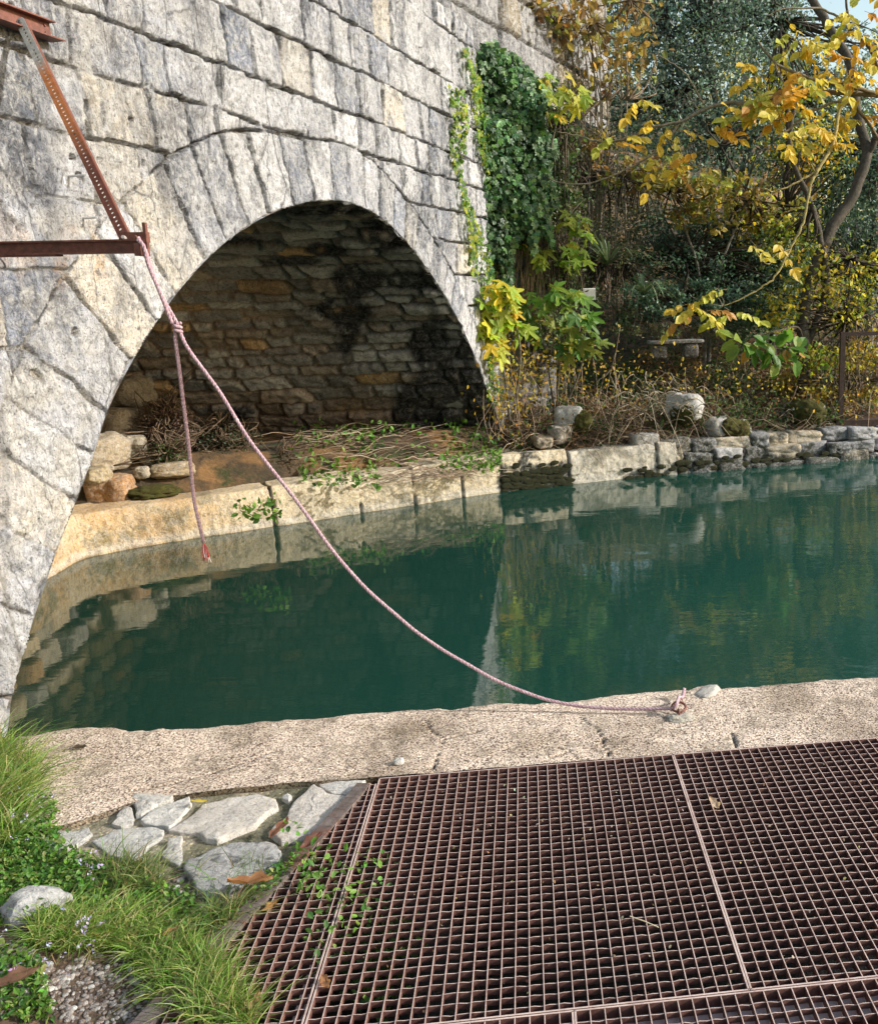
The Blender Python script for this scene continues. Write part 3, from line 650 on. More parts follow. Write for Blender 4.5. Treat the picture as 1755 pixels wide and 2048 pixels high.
def slab_mat():
    M, nt, b = mat_new('exposed_aggregate'); c = attr(nt)
    pos = nd(nt, 'NewGeometry').outputs['Position']
    v = nd(nt, 'TexVoronoi', i_Scale=170., i_Randomness=1.); nt.links.new(pos, v.inputs['Vector'])
    v2 = nd(nt, 'TexVoronoi', i_Scale=95.); nt.links.new(pos, v2.inputs['Vector'])
    sc = nd(nt, 'SeparateColor', i_0=v.outputs['Color']).outputs[0]
    peb = ramp(nt, sc, [(.0, (.24, .19, .16)), (.3, (.58, .48, .41)), (.55, (.70, .61, .52)), (.8, (.48, .42, .37)), (1, (.94, .90, .82))])
    c1 = mix(nt, c, mix(nt, peb, (1.85, 1.82, 1.78), 1, 'MULTIPLY'), .75, 'MULTIPLY')
    c1 = mix(nt, c1, mix(nt, c1, (.22, .18, .16), 1, 'MULTIPLY'), ramp(nt, v.outputs['Distance'], [(.50, 0), (.74, 1)]))
    sc2 = nd(nt, 'SeparateColor', i_0=v2.outputs['Color']).outputs[1]
    c1 = mix(nt, c1, mix(nt, c1, (.42, .38, .36), 1, 'MULTIPLY'), mth(nt, 'MULTIPLY', ramp(nt, v2.outputs['Distance'], [(.25, 1), (.4, 0)]), ramp(nt, sc2, [(.52, 0), (.56, 1)])))
    c1 = mix(nt, c1, mix(nt, c1, (.62, .60, .56), 1, 'MULTIPLY'), ramp(nt, noise(nt, 2.2, 6, .65), [(.5, 0), (.66, 1)]))
    c1 = mix(nt, c1, (.20, .17, .12), mth(nt, 'MULTIPLY', ramp(nt, noise(nt, 7, 8, .72, dist=1), [(.52, 0), (.64, 1)]), .6))
    c1 = mix(nt, c1, mix(nt, c1, (.55, .53, .50), 1, 'MULTIPLY'), ramp(nt, noise(nt, 1.1, 7, .7, dist=.6), [(.50, 0), (.60, .8)]))
    nt.links.new(c1, b.inputs['Base Color']); b.inputs['Roughness'].default_value = .9; b.inputs['Specular IOR Level'].default_value = .25
    n = bump(nt, v.outputs['Distance'], -.6, .004); n = bump(nt, noise(nt, 30, 5, .7), .6, .008, n); nt.links.new(n, b.inputs['Normal']); return M
sx = np.concatenate([np.arange(-2.5, 1.6, .009), np.arange(1.62, 9, .06)]); st_ = np.concatenate([np.linspace(0, .06, 6), np.linspace(.075, 1, 80)])
SX, ST = np.meshgrid(sx, st_, indexing='ij')
rag = .012 * fbm(SX * 5, 0, 0, 4, 2) + .006 * vnoise(SX * 28, 0, 0, 4)
ya, yb_ = yf(SX) + rag, yb(SX) + .008 * fbm(SX * 6, 3, 0, 3, 8) * (SX < G0[0])
SY = ya + (yb_ - ya) * ST
SZ = .398 + .004 * fbm(SX * 3, SY * 3, 0, 3, 1) + .0025 * fbm(SX * 18, SY * 18, 0, 3, 2) - .030 * sst(.02, 0, ST) - .006 * sst(.09, .02, ST)
SC = np.tile(np.array([.64, .595, .535]), SX.shape + (1,)) * (.95 + .12 * fbm(SX * 1.3, SY * 3, 0, 3, 3))[..., None]
def crack(pts, wd, C, Zv):
    Pp = pz(pts, .4); d = np.full(SX.shape, 9.)
    wx = SX + .012 * fbm(SX * 14, SY * 14, 0, 3, 5); wy = SY + .012 * fbm(SX * 14, SY * 14, 5, 3, 6)
    for a, b in zip(Pp[:-1], Pp[1:]):
        t = np.clip(((wx - a[0]) * (b[0] - a[0]) + (wy - a[1]) * (b[1] - a[1])) / ((b[0] - a[0]) ** 2 + (b[1] - a[1]) ** 2), 0, 1)
        d = np.minimum(d, np.hypot(wx - a[0] - t * (b[0] - a[0]), wy - a[1] - t * (b[1] - a[1])))
    k = 1 - sst(wd * .4, wd, d)
    return lerp(C, np.array([.06, .045, .035]), (k * .9)[..., None]), Zv - .012 * k
for pts, wd in [([(852, 1440), (866, 1462), (886, 1476), (880, 1500), (866, 1522), (868, 1546)], .003), ([(1158, 1436), (1196, 1460), (1206, 1478), (1216, 1512)], .003), ([(1462, 1464), (1470, 1494)], .0035),
                ([(886, 1476), (960, 1462)], .004), ([(560, 1500), (430, 1545), (250, 1585)], .004), ([(1100, 1516), (1140, 1500)], .006)]:
    SC, SZ = crack(pts, wd, SC, SZ)
SC = lerp(SC, np.array([.16, .14, .11]), (sst(.03, .0, ST) * sst(-.3, .1, fbm(SX * 4, 0, 0, 3, 7)) * .7)[..., None])
SC = lerp(SC, np.array([.10, .08, .05]), (sst(-2.15, -2.35, SX + .1 * fbm(SX * 6, SY * 6, 0, 3, 5)) * .7)[..., None])
ns, nq = SX.shape
fz = np.stack([SX[:, 0], SY[:, 0] + .006 * fbm(SX[:, 0] * 6, 0, 9, 3, 2), np.full(ns, -.9)], -1)
bz = np.stack([SX[:, -1], SY[:, -1], np.full(ns, .30)], -1)
V = np.concatenate([np.stack([SX, SY, SZ], -1).reshape(-1, 3), fz, bz]); top_i = np.arange(ns * nq).reshape(ns, nq); k = np.arange(ns - 1)
Fs = np.concatenate([grid_faces(ns, nq)[:, ::-1], np.stack([top_i[k, 0], ns * nq + k, ns * nq + k + 1, top_i[k + 1, 0]], 1), np.stack([top_i[k, -1], top_i[k + 1, -1], ns * nq + ns + k + 1, ns * nq + ns + k], 1)])
o = mesh('pavement', V, Fs, slab_mat(), None, np.concatenate([SC.reshape(-1, 3), np.tile([.3, .27, .2], (2 * ns, 1))])); tag(o, 'pink-beige exposed aggregate quay edge beside the pool', None, kind='structure')

def flat_stone(poly, name, label, group=None, cat='stone', z=.385, hgt=.035, col=(.50, .48, .44), seed=1, n=7, dome=.010):
    P = pz(poly, z); P = np.concatenate([[P[i] * .92 + P[i - 1] * .08, P[i], P[i] * .92 + P[(i + 1) % len(P)] * .08, P[i] * .68 + P[(i + 1) % len(P)] * .32, P[i] * .5 + P[(i + 1) % len(P)] * .5, P[i] * .32 + P[(i + 1) % len(P)] * .68] for i in range(len(P))]); c = P.mean(0); V = []; K_ = len(P); rr = np.array([1.03, 1.01, .985, .90, .75, .55, .35, .15])
    zz = np.array([-.03, hgt * .8, hgt * .97, hgt, hgt + dome * .4, hgt + dome * .8, hgt + dome, hgt + dome])
    for r_, h_ in zip(rr, zz):
        Q_ = c + (P - c) * r_; Q_ = Q_.copy()
        k1 = fbm(Q_[:, 0] * 18, Q_[:, 1] * 18, seed, 4, seed); Q_[:, 0] += .014 * k1; Q_[:, 1] += .010 * fbm(Q_[:, 0] * 18, Q_[:, 1] * 18, seed + 9, 4, seed)
        Q_[:, 2] = z + h_ + (.010 * fbm(Q_[:, 0] * 7 + seed, Q_[:, 1] * 16, seed, 4, 3) + .006 * ridged(Q_[:, 0] * 9 + Q_[:, 1] * 6, Q_[:, 1] * 26, seed, 3, 4)) * (h_ > 0)
        V.append(Q_)
    V.append(np.array([[c[0], c[1], z + hgt + dome]])); V = np.concatenate(V)
    Fc = [(i * K_ + j, i * K_ + (j + 1) % K_, (i + 1) * K_ + (j + 1) % K_, (i + 1) * K_ + j) for i in range(7) for j in range(K_)] + [(7 * K_ + j, 7 * K_ + (j + 1) % K_, 8 * K_) for j in range(K_)]
    cc = np.tile(np.asarray(col), (len(V), 1)) * (1 + .10 * fbm(V[:, 0] * 8, V[:, 1] * 20, 0, 3, seed + 3))[:, None]
    o = mesh(name, V, Fc, M_pave, None, cc); return tag(o, label, cat, group)
def c6(pts): return [(x / 2.194, 1400 + y / 2.194) for x, y in pts]
GP = 'flat stones set in the mortar beside the grating'
FS = [([(560, 470), (600, 435), (700, 430), (755, 440), (750, 460), (680, 490), (620, 520), (600, 520), (580, 480)], 'pale flat stone touching the slab, uppermost left of the yellow leaf'),
      ([(607, 545), (680, 492), (760, 462), (830, 447), (845, 470), (790, 530), (740, 580), (680, 565)], 'white veined flat stone directly left of the yellow leaf'),
      ([(495, 560), (540, 490), (560, 477), (598, 525), (590, 550), (540, 568)], 'small triangular flat stone at the left of the upper row'),
      ([(745, 590), (880, 480), (1000, 450), (1130, 434), (1215, 452), (1210, 485), (1100, 570), (960, 635), (900, 630), (870, 600), (800, 600)], 'largest smooth pale flat stone in the middle of the mortar'),
      ([(1185, 600), (1260, 520), (1320, 440), (1380, 392), (1440, 430), (1560, 440), (1540, 490), (1440, 570), (1330, 615), (1230, 635)], 'large cream flat stone beside the top of the rusty frame'),
      ([(1392, 375), (1480, 360), (1600, 372), (1570, 428), (1450, 423)], 'oval flat stone between the slab and the grating corner'),
      ([(150, 620), (220, 590), (400, 580), (410, 600), (330, 650), (250, 690), (160, 690)], 'flat grey stone at the left edge of the paving by the grass'),
      ([(415, 640), (500, 590), (600, 577), (720, 582), (725, 610), (660, 650), (640, 690), (560, 720), (480, 700)], 'streaked flat stone in the lower left behind long grass'),
      ([(710, 690), (740, 627), (810, 622), (805, 690), (790, 750), (720, 720)], 'narrow flat stone left of the cracked grey stone'),
      ([(820, 730), (930, 690), (1010, 662), (1170, 652), (1240, 690), (1210, 750), (1140, 800), (1040, 850), (930, 890), (870, 860), (830, 790)], 'cracked dark grey flat stone carrying the piece of bark'),
      ([(630, 800), (660, 770), (720, 775), (705, 810), (650, 822)], 'small round stone half sunk in the grass'),
      ([(1235, 440), (1262, 428), (1282, 438), (1262, 455)], 'tiny pale stone between the two largest flat stones')]
for i, (p, l) in enumerate(FS):
    flat_stone(c6(p), 'paving_stone', l, GP, 'paving stone', col=[(.55, .52, .46), (.56, .54, .49), (.50, .47, .42), (.55, .50, .43), (.56, .51, .44), (.56, .53, .48), (.44, .43, .40), (.46, .45, .42), (.48, .46, .43), (.34, .33, .31), (.38, .37, .34), (.5, .48, .44)][i], seed=i + 2, z=.378, hgt=.013 if i != 9 else .022, dome=.003)
flat_stone(c6([(15, 985), (80, 930), (170, 885), (280, 890), (325, 915), (260, 960), (150, 1012), (50, 1035)]), 'rock', 'grey angular rock lying in the grass at the left edge', None, 'rock', z=.41, hgt=.05, col=(.36, .36, .35), seed=33, dome=.025)
def pebble(name, pos, size, label, col, seed, cat='stone', box=3, mat=None, group=None):
    V, Fc = blob(pos, size, yaw(seed * 1.3, .2), box, .18, seed, 7); o = mesh(name, V, Fc, mat or M_rock, None, np.tile(np.asarray(col, float), (len(V), 1))); return tag(o, label, cat, group)
p_ = onz(797, 1522, .41); pebble('pebble', p_ + [0, 0, -.002], (.017, .013, .010), 'white pebble lying alone on the slab above the grating', (.72, .69, .63), 5)
p_ = onz(1412, 1374, .41); pebble('rock', p_ + [0, -.02, -.014], (.062, .040, .014), 'flat pale stone on the slab edge right of the rope end', (.60, .56, .48), 8, 'rock')

# ------------------------------------------------------------------ steel grating
def rust(name, base, hi, edge, scale=45):
    M, nt, b = mat_new(name)
    g = nd(nt, 'NewGeometry'); c = mix(nt, base, hi, ramp(nt, noise(nt, scale, 7, .7), [(.38, 0), (.64, 1)]))
    c = mix(nt, c, (.06, .035, .03), ramp(nt, noise(nt, scale * .2, 5, .7), [(.55, 0), (.7, .7)]))
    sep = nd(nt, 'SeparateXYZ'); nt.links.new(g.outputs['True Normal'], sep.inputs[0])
    up_pale = mth(nt, 'MULTIPLY', ramp(nt, sep.outputs[2], [(.9, 0), (.95, 1)]), ramp(nt, noise(nt, 16, 6, .75), [(.28, .35), (.55, 1)]))  # mask of upward faces, broken up by noise, for the paler edge colour
    c = mix(nt, c, edge, mth(nt, 'MULTIPLY', up_pale, .9))
    nt.links.new(c, b.inputs['Base Color']); b.inputs['Roughness'].default_value = .62; b.inputs['Metallic'].default_value = .15
    nt.links.new(bump(nt, noise(nt, 220, 4, .7), .5, .0015), b.inputs['Normal']); return M
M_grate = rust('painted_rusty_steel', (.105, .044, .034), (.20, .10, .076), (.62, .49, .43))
M_beam = rust('dark_rusty_steel', (.10, .035, .025), (.20, .075, .05), (.24, .13, .10))
def gab(P): v = np.asarray(P) - G0; return np.linalg.solve(np.stack([D2[:2], D1[:2]], 1), v[:2])
def gp(a, b, z=.405): return np.array([G0[0] + D2[0] * a + D1[0] * b, G0[1] + D2[1] * a + D1[1] * b, z])
a_seam = gab(onz(1345, 1509, .405))[0]; b_lip = gab(onz(1145, 2018, .405))[1]; a_lip = gab(onz(1147, 2020, .405))[0]
PA, PB = .0330, .0325
dg = np.array([gab(p) for p in diag]); 
def panel(label, a0, a1, b0, b1, clip=False, group='rusty grating panels over the pit'):
    t = empty('metal_grating', gp((a0 + a1) / 2, (b0 + b1) / 2, .39), label, 'grating', group)
    bars, cross, fr = MB(), MB(), MB(); th, hh_ = .0011, .0125
    zc = .405 - hh_; bcl = lambda a: np.interp(a, dg[::-1, 0], dg[::-1, 1]); acl = lambda b: np.interp(b, dg[:, 1], dg[:, 0])
    A = np.arange(a0 + PA, a1 - PA * .4, PA); B = np.arange(b0 + PB, b1 - PB * .4, PB)
    ax = np.stack([D2, D1, [0, 0, 1.]])
    for a in A:
        lo = max(b0, bcl(a)) if clip else b0
        if lo < b1: bars.box(gp(a, (lo + b1) / 2, zc), th, (b1 - lo) / 2, hh_, ax)
    for b in B:
        lo = max(a0, acl(b)) if clip else a0
        if lo < a1:
            # the thin cross bars are slightly buckled between the bearing bars
            n_ = max(2, int((a1 - lo) / .0165)); aa = np.linspace(lo, a1, n_); off = .0011 * R.randn(n_) * (np.arange(n_) % 2)
            zt = .4035 - .0015 * (np.arange(n_) % 2) + .0004 * R.randn(n_)
            V = []
            for i_ in range(n_):
                for (o_, z_) in ((-.0010, zt[i_]), (.0010, zt[i_]), (.0010, .388), (-.0010, .388)):
                    V.append(gp(aa[i_], b + off[i_] + o_, z_))
            Fc = [(i_ * 4 + j_, i_ * 4 + (j_ + 1) % 4, i_ * 4 + 4 + (j_ + 1) % 4, i_ * 4 + 4 + j_) for i_ in range(n_ - 1) for j_ in range(4)]
            cross.add(V, Fc)
    for b in (b0, b1): 
        if clip and b == b0: continue
        lo = acl(b) if clip else a0
        fr.box(gp((lo + a1) / 2, b, zc), (a1 - lo) / 2 + .002, .0022, hh_ + .0008, ax)
    for a in (a0, a1):
        if clip and a == a0: continue
        lo = bcl(a) if clip else b0
        fr.box(gp(a, (lo + b1) / 2, zc), .0022, (b1 - lo) / 2, hh_ + .0008, ax)
    for mbb, nm in ((bars, 'bearing_bars'), (cross, 'cross_bars'), (fr, 'edge_frame')):
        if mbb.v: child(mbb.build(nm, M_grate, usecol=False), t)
    return t
panel('rusty grating panel in the middle reaching from the slab to the front strip', .0, a_seam - .003, .008, b_lip)
panel('rusty grating panel right of the long seam with a dry leaf on it', a_seam + .003, a_seam + 1.15, .008, b_lip)
panel('rusty grating panel farthest right with a second seam on its left', a_seam + 1.156, a_seam + 2.4, .008, b_lip)
panel('narrow rusty grating panel cut along the slanting frame beside the grass', -.62, -.008, .008, b_lip + .5, True)
panel('front strip of rusty grating at the bottom right corner', a_lip + .003, a_lip + 1.3, b_lip + .007, b_lip + .55)
panel('front strip of rusty grating at the bottom centre edge', .0, a_lip - .003, b_lip + .007, b_lip + .55)
sup = empty('steel_kerb', gp(0, .5, .37), 'slanting dark steel angle frame along the left side of the grating', 'frame')
fm = MB(); P_ = spline(diag, 6)
for a, b in zip(P_[:-1], P_[1:]):
    dv = b - a; ln = np.linalg.norm(dv); dv /= ln; nn = np.array([-dv[1], dv[0], 0]); 
    if nn[0] > 0: nn = -nn
    A3 = np.stack([dv, nn, [0, 0, 1.]])
    fm.box((a + b) / 2 + nn * .022 + [0, 0, .006], ln / 2 + .0006, .020, .003, A3, (.6, .6, .6)); fm.box((a + b) / 2 + [0, 0, -.02], ln / 2 + .0006, .003, .028, A3)
child(fm.build('angle_iron', plain_mat('weathered_steel', (.10, .075, .065), (.19, .16, .145), 30, .6, .2, c3=(.14, .07, .05))), sup)
ax = np.stack([D2, D1, [0, 0, 1.]]); fm = MB()
fm.box(gp(.9, b_lip + .050, .373), 1.0, .042, .004, ax); fm.box(gp(.9, b_lip + .045, .30), 1.0, .004, .06, ax)
fm.box(gp(-.022, .62, .373), .022, .62, .004, ax); fm.box(gp(-.022, .62, .30), .004, .62, .06, ax)
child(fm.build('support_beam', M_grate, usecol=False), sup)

# ------------------------------------------------------------------ steel bracket on the wall, rope, ring
def pw(x, y, off=0.): return onplane(x, y, W0 + WN * off, WN)
arm = empty('steel_bracket', pw(5, 200), 'rusty brown steel jib bracket fixed to the wall at upper left', 'bracket')
E0 = atY(0, 497, 3.47); E1 = atY(288, 492, 3.35); dv = (E1 - E0) / np.linalg.norm(E1 - E0); S0 = E0 - dv * .22
sd_ = np.cross([0, 0, 1.], dv); sd_ /= np.linalg.norm(sd_); up_ = np.cross(dv, sd_); ln = np.linalg.norm(E1 - S0); A3 = np.stack([dv, sd_, up_])
b = MB(); mid = (S0 + E1) / 2
b.box(mid, ln / 2, .003, .019, A3); b.box(mid + up_ * .021, ln / 2, .022, .003, A3); b.box(mid - up_ * .021, ln / 2, .022, .003, A3)
b.box(mid - dv * .12 - up_ * .027, ln * .22, .016, .0035, A3)
child(b.build('beam', M_beam, arm, usecol=False), arm)
b = MB(); b.box(E1 + dv * -.035 + up_ * .030, .055, .010, .018, A3); b.box(E1 + dv * .012 + up_ * .035, .006, .006, .045, A3); b.box(E1 - dv * .01 - up_ * .012, .012, .026, .022, A3)
b.tube([E1 - dv * .018 + up_ * .03 - sd_ * .02, E1 - dv * .018 + up_ * .03 + sd_ * .02], .007, 8); b.tube([E1 - dv * .075 + up_ * .03 - sd_ * .018, E1 - dv * .075 + up_ * .03 + sd_ * .018], .007, 6)
child(b.build('end_plate', M_beam, arm, usecol=False), arm)
# channel on the wall the strut hangs from
q0_, q1_ = pw(-60, 18, .03), pw(98, 62, .03); dq = (q1_ - q0_); dq[2] = 0; dq /= np.linalg.norm(dq)
b = MB(); ln = np.linalg.norm(q1_ - q0_); A3w = np.stack([WD, WN, [0, 0, 1.]]); mid = q0_ + WD * ln / 2; mid[2] = pw(60, 48, .03)[2] - .005
b.box(mid + WN * .004, ln / 2, .003, .036, A3w); b.box(mid + WN * .034 - [0, 0, .036], ln / 2, .034, .003, A3w); b.box(mid + WN * .020 + [0, 0, .036], ln / 2, .018, .003, A3w)
for k_ in (-.02, .04): b.tube([mid + WD * (ln / 2 - .03) + WN * .005 + [0, 0, k_ * .5], mid + WD * (ln / 2 - .03) + WN * .012 + [0, 0, k_ * .5]], .006, 6)
child(b.build('wall_channel', M_beam, arm, usecol=False), arm)
# perforated strut
T0 = pw(40, 42, .075); T1 = E1 - dv * .062 + up_ * .028 - sd_ * .016; dt_ = T1 - T0; ln = np.linalg.norm(dt_); dt_ /= ln
view = (T0 + T1) / 2 - CAM; sn = view - dt_ * (view @ dt_); sn /= np.linalg.norm(sn); sn = -sn
# strut lies in the plane of the beam and the wall: its flat side is turned along the wall
fl = np.cross(dt_, dv); fl /= np.linalg.norm(fl); fl = fl if fl @ sn > 0 else -fl
sw = np.cross(fl, dt_); b = MB(); pitch = .0205; n_ = int(ln / pitch); hw = .0185; hr = .0052
grey_strut = []
for i in range(n_):
    c0 = T0 + dt_ * (i + .5) * pitch; hp = pitch / 2
    outer = [(-hw, -hp), (0, -hp), (hw, -hp), (hw, 0), (hw, hp), (0, hp), (-hw, hp), (-hw, 0)]; ang = [-135, -90, -45, 0, 45, 90, 135, 180]
    inner = [(hr * math.cos(math.radians(a)), hr * math.sin(math.radians(a))) for a in ang]
    V = [c0 + sw * x + dt_ * y + fl * z for z in (.0015, -.0015) for x, y in outer + inner]
    Fc = [(j, (j + 1) % 8, 8 + (j + 1) % 8, 8 + j) for j in range(8)] + [(16 + j, 24 + j, 24 + (j + 1) % 8, 16 + (j + 1) % 8) for j in range(8)] + [(8 + j, 8 + (j + 1) % 8, 24 + (j + 1) % 8, 24 + j) for j in range(8)] + [(2, 3, 19, 18), (3, 4, 20, 19), (6, 7, 23, 22), (7, 0, 16, 23)]
    f_ = i / n_
    col = lerp(np.array([.36, .37, .35]), np.array([.44, .17, .06]), sst(.17, .27, f_)); col = lerp(col, np.array([.14, .05, .035]), sst(.40, .72, f_))
    b.add(V, Fc, col * R.uniform(.9, 1.1))
for s_ in (-1, 1):
    if s_ == 1: b.box((T0 + T1) / 2 + sw * hw * s_ - fl * .010, .0015, ln / 2, .009, np.stack([sw, dt_, fl]), (.16, .06, .04))
V, Fc = blob(T0, (hw, hw, .0022), np.stack([sw, dt_, fl]), 2, 0, 1, 6); b.add(V, Fc.tolist(), (.36, .37, .35))
b.tube([T0 - fl * .006 + dt_ * .01, T0 + fl * .010 + dt_ * .01], .006, 6, (.1, .1, .1)); b.tube([T1 - fl * .006, T1 + fl * .010], .007, 8, (.45, .42, .4))
M_strut = plain_mat('strut_steel', (.85, .85, .85), (1.15, 1.1, 1.05), 60, .6, .2, usecol=True)
child(b.build('perforated_strut', M_strut), arm)
# two galvanised staples in the wall
for (x, y, dx, dy, lab) in ((127, 353, 36, 2, 'upper small steel pin sticking out of a dark block'), (150, 437, 31, 3, 'lower small steel pin sticking out between the strut and beam')):
    p0 = pw(x, y, -.02); p1 = p0 + WN * .115 + WD * -.01; b = MB(); b.tube([p0, p0 + WN * .11, p1], [.0055, .0055, .0055], 6); b.tube([pw(x, y, .012) , pw(x, y, .012) + np.array([0, 0, -.03])], .0035, 5)
    tag(b.build('wall_pin', plain_mat('galvanised', (.50, .50, .50), (.65, .65, .65), 40, .5, .3)), lab, 'pin', 'steel pins in the wall')

def rope_mat():
    M, nt, b = mat_new('mauve_rope'); c = mix(nt, (.29, .17, .20), (.50, .36, .385), ramp(nt, noise(nt, 140, 4, .7), [(.4, 0), (.6, 1)]))
    nt.links.new(c, b.inputs['Base Color']); b.inputs['Roughness'].default_value = .85; nt.links.new(bump(nt, noise(nt, 260, 3, .6), .8, .002), b.inputs['Normal']); return M
M_rope = rope_mat(); RR = .0068
def laid_rope(mbx, P, r=RR, step=.006):
    """three strands twisted round each other along a path"""
    L = np.concatenate([[0], np.cumsum(np.linalg.norm(np.diff(P, axis=0), axis=1))]); s = np.arange(0, L[-1], step)
    Q = np.stack([np.interp(s, L, P[:, i]) for i in range(3)], 1); T = np.gradient(Q, axis=0); T /= np.linalg.norm(T, axis=1)[:, None]
    u = np.cross(T, [.3, .1, .95]); u /= np.linalg.norm(u, axis=1)[:, None]; v = np.cross(T, u)
    for k in range(3):
        a = s / .045 * 2 * np.pi + k * 2.0944
        mbx.tube(Q + (u * np.cos(a)[:, None] + v * np.sin(a)[:, None]) * r * .48, r * .62, 5)
knot = atY(355, 655, 3.35); ring = onz(1357, 1421, .415)
rope = empty('rope', knot, 'mauve rope from the steel bracket down to the iron ring on the slab', 'rope')
b = MB(); tip = E1 - dv * .010 + up_ * .02 - np.array([0, .02, 0])
laid_rope(b, spline([tip + [0, 0, .01], atY(292, 505, 3.34), atY(318, 580, 3.345), knot + [.004, 0, .006]], 10))
laid_rope(b, spline([tip, atY(287, 492, 3.32), atY(297, 530, 3.325), atY(322, 590, 3.33), knot + [-.012, -.01, .01]], 10))
child(b.build('upper_strands', M_rope, smooth=True, usecol=False), rope)
pn = np.cross(ring - knot, [0, 0, 1.]); pn /= np.linalg.norm(pn)
trace = [(358, 660), (378, 700), (440, 785), (500, 882), (580, 985), (622, 1042), (660, 1095), (700, 1143), (740, 1185), (785, 1224), (830, 1262), (885, 1300), (940, 1332), (990, 1360), (1040, 1381), (1095, 1400), (1150, 1411), (1200, 1416), (1250, 1418), (1300, 1418), (1343, 1417)]
T_ = np.array([onplane(x, y, knot, pn) for x, y in trace])
T_[:, 2] = np.where(np.arange(len(T_)) > 13, np.maximum(T_[:, 2], .405 + RR), T_[:, 2])
b = MB(); laid_rope(b, spline(T_, 10)); child(b.build('main_rope', M_rope, smooth=True, usecol=False), rope)
b = MB(); hang = [(354, 655), (350, 672), (356, 720), (366, 800), (376, 880), (382, 940), (388, 1000), (398, 1045), (407, 1085)]
Hp = np.array([atY(x, y, 3.35 - .0 * i) for i, (x, y) in enumerate(hang)]); laid_rope(b, spline(Hp, 10)); child(b.build('hanging_end', M_rope, smooth=True, usecol=False), rope)
b = MB(); e0 = Hp[-1]; rs = np.random.RandomState(3)
for i in range(26):
    d_ = np.array([rs.uniform(-.012, .018), rs.uniform(-.01, .01), -rs.uniform(.05, .085)]); c0 = (.62, .08, .08) if rs.rand() < .55 else (.75, .68, .66)
    b.tube(spline([e0, e0 + d_ * .5 + [rs.uniform(-.006, .008), 0, 0], e0 + d_], 3), .0016, 4, c0)
child(b.build('frayed_tuft', M_twig, smooth=True), rope)
b = MB(); th = np.linspace(0, 4.2 * np.pi, 60); kn = knot + np.stack([.011 * np.cos(th), .011 * np.sin(th), np.linspace(.016, -.016, 60)], 1); b.tube(kn, RR * .95, 7)
child(b.build('knot', M_rope, smooth=True, usecol=False), rope)
b = MB(); p0 = ring + [-.01, .0, .012]; laid_rope(b, spline([ring + [-.03, 0, .004], p0 + [0, -.015, .02], ring + [.005, .05, .03], onz(1364, 1395, .425), onz(1368, 1376, .44)], 8)); child(b.build('tail_end', M_rope, smooth=True, usecol=False), rope)
rg = empty('iron_ring', ring, 'rusty iron mooring ring set in pale mortar on the slab', 'mooring ring')
a = np.linspace(0, 2 * np.pi, 33)[:-1]; b = MB(); RC = ring + [0, 0, .014]; pts = RC + np.stack([.026 * np.cos(a), .022 * np.sin(a), .010 * np.sin(a)], 1); b.tube(np.concatenate([pts, pts[:2]]), .005, 8, cap=False)
child(b.build('ring', M_beam, smooth=True, usecol=False), rg)
b = MB(); a = np.linspace(0, np.pi, 12); b.tube(ring + np.stack([a * 0 - .002, -.022 + .012 * np.cos(a), .018 * np.sin(a) - .003], 1), .004, 6); child(b.build('staple', M_beam, smooth=True, usecol=False), rg)
V, Fc = blob(onz(1360, 1436, .402), (.05, .028, .012), yaw(.1), 2.4, .35, 3, 8); child(mesh('mortar_patch', V, Fc, M_kerb, None, np.tile([.66, .60, .48], (len(V), 1))), rg)

# ------------------------------------------------------------------ vegetation
def unit(v): return v / (np.linalg.norm(v, axis=-1, keepdims=True) + 1e-9)
OV = (np.array([(0, 0, 0), (.22, .22, .05), (.30, .50, .07), (.20, .78, .04), (0, 1, -.06), (-.20, .78, .04), (-.30, .50, .07), (-.22, .22, .05), (0, .5, 0)]), [(0, 1, 8), (1, 2, 8), (2, 3, 8), (3, 4, 8), (4, 5, 8), (5, 6, 8), (6, 7, 8), (7, 0, 8)])
SM = (np.array([(0, 0, 0), (.26, .45, .05), (0, 1, -.03), (-.26, .45, .05)]), [(0, 1, 2), (0, 2, 3)])
def lobed(angles, rad, notch):
    V = [(0, .12, 0)]; n = len(angles)
    V.append((0, -.06, 0))
    for i, (a, r) in enumerate(zip(angles, rad)):
        for da, rr in ((-9, .80), (0, 1.), (9, .80)):
            t = math.radians(a + da); V.append((math.sin(t) * r * rr, .12 + math.cos(t) * r * rr, -.10 * r * rr * r))
        if i < n - 1:
            t = math.radians((a + angles[i + 1]) / 2); V.append((math.sin(t) * notch, .12 + math.cos(t) * notch, .02))
    k = len(V); return np.array(V), [(0, i, i + 1) for i in range(1, k - 1)] + [(0, k - 1, 1)]
FIG = lobed([-115, -58, 0, 58, 115], [.42, .68, .88, .68, .42], .30)
IVY = lobed([-110, -52, 0, 52, 110], [.38, .50, .62, .50, .38], .36)
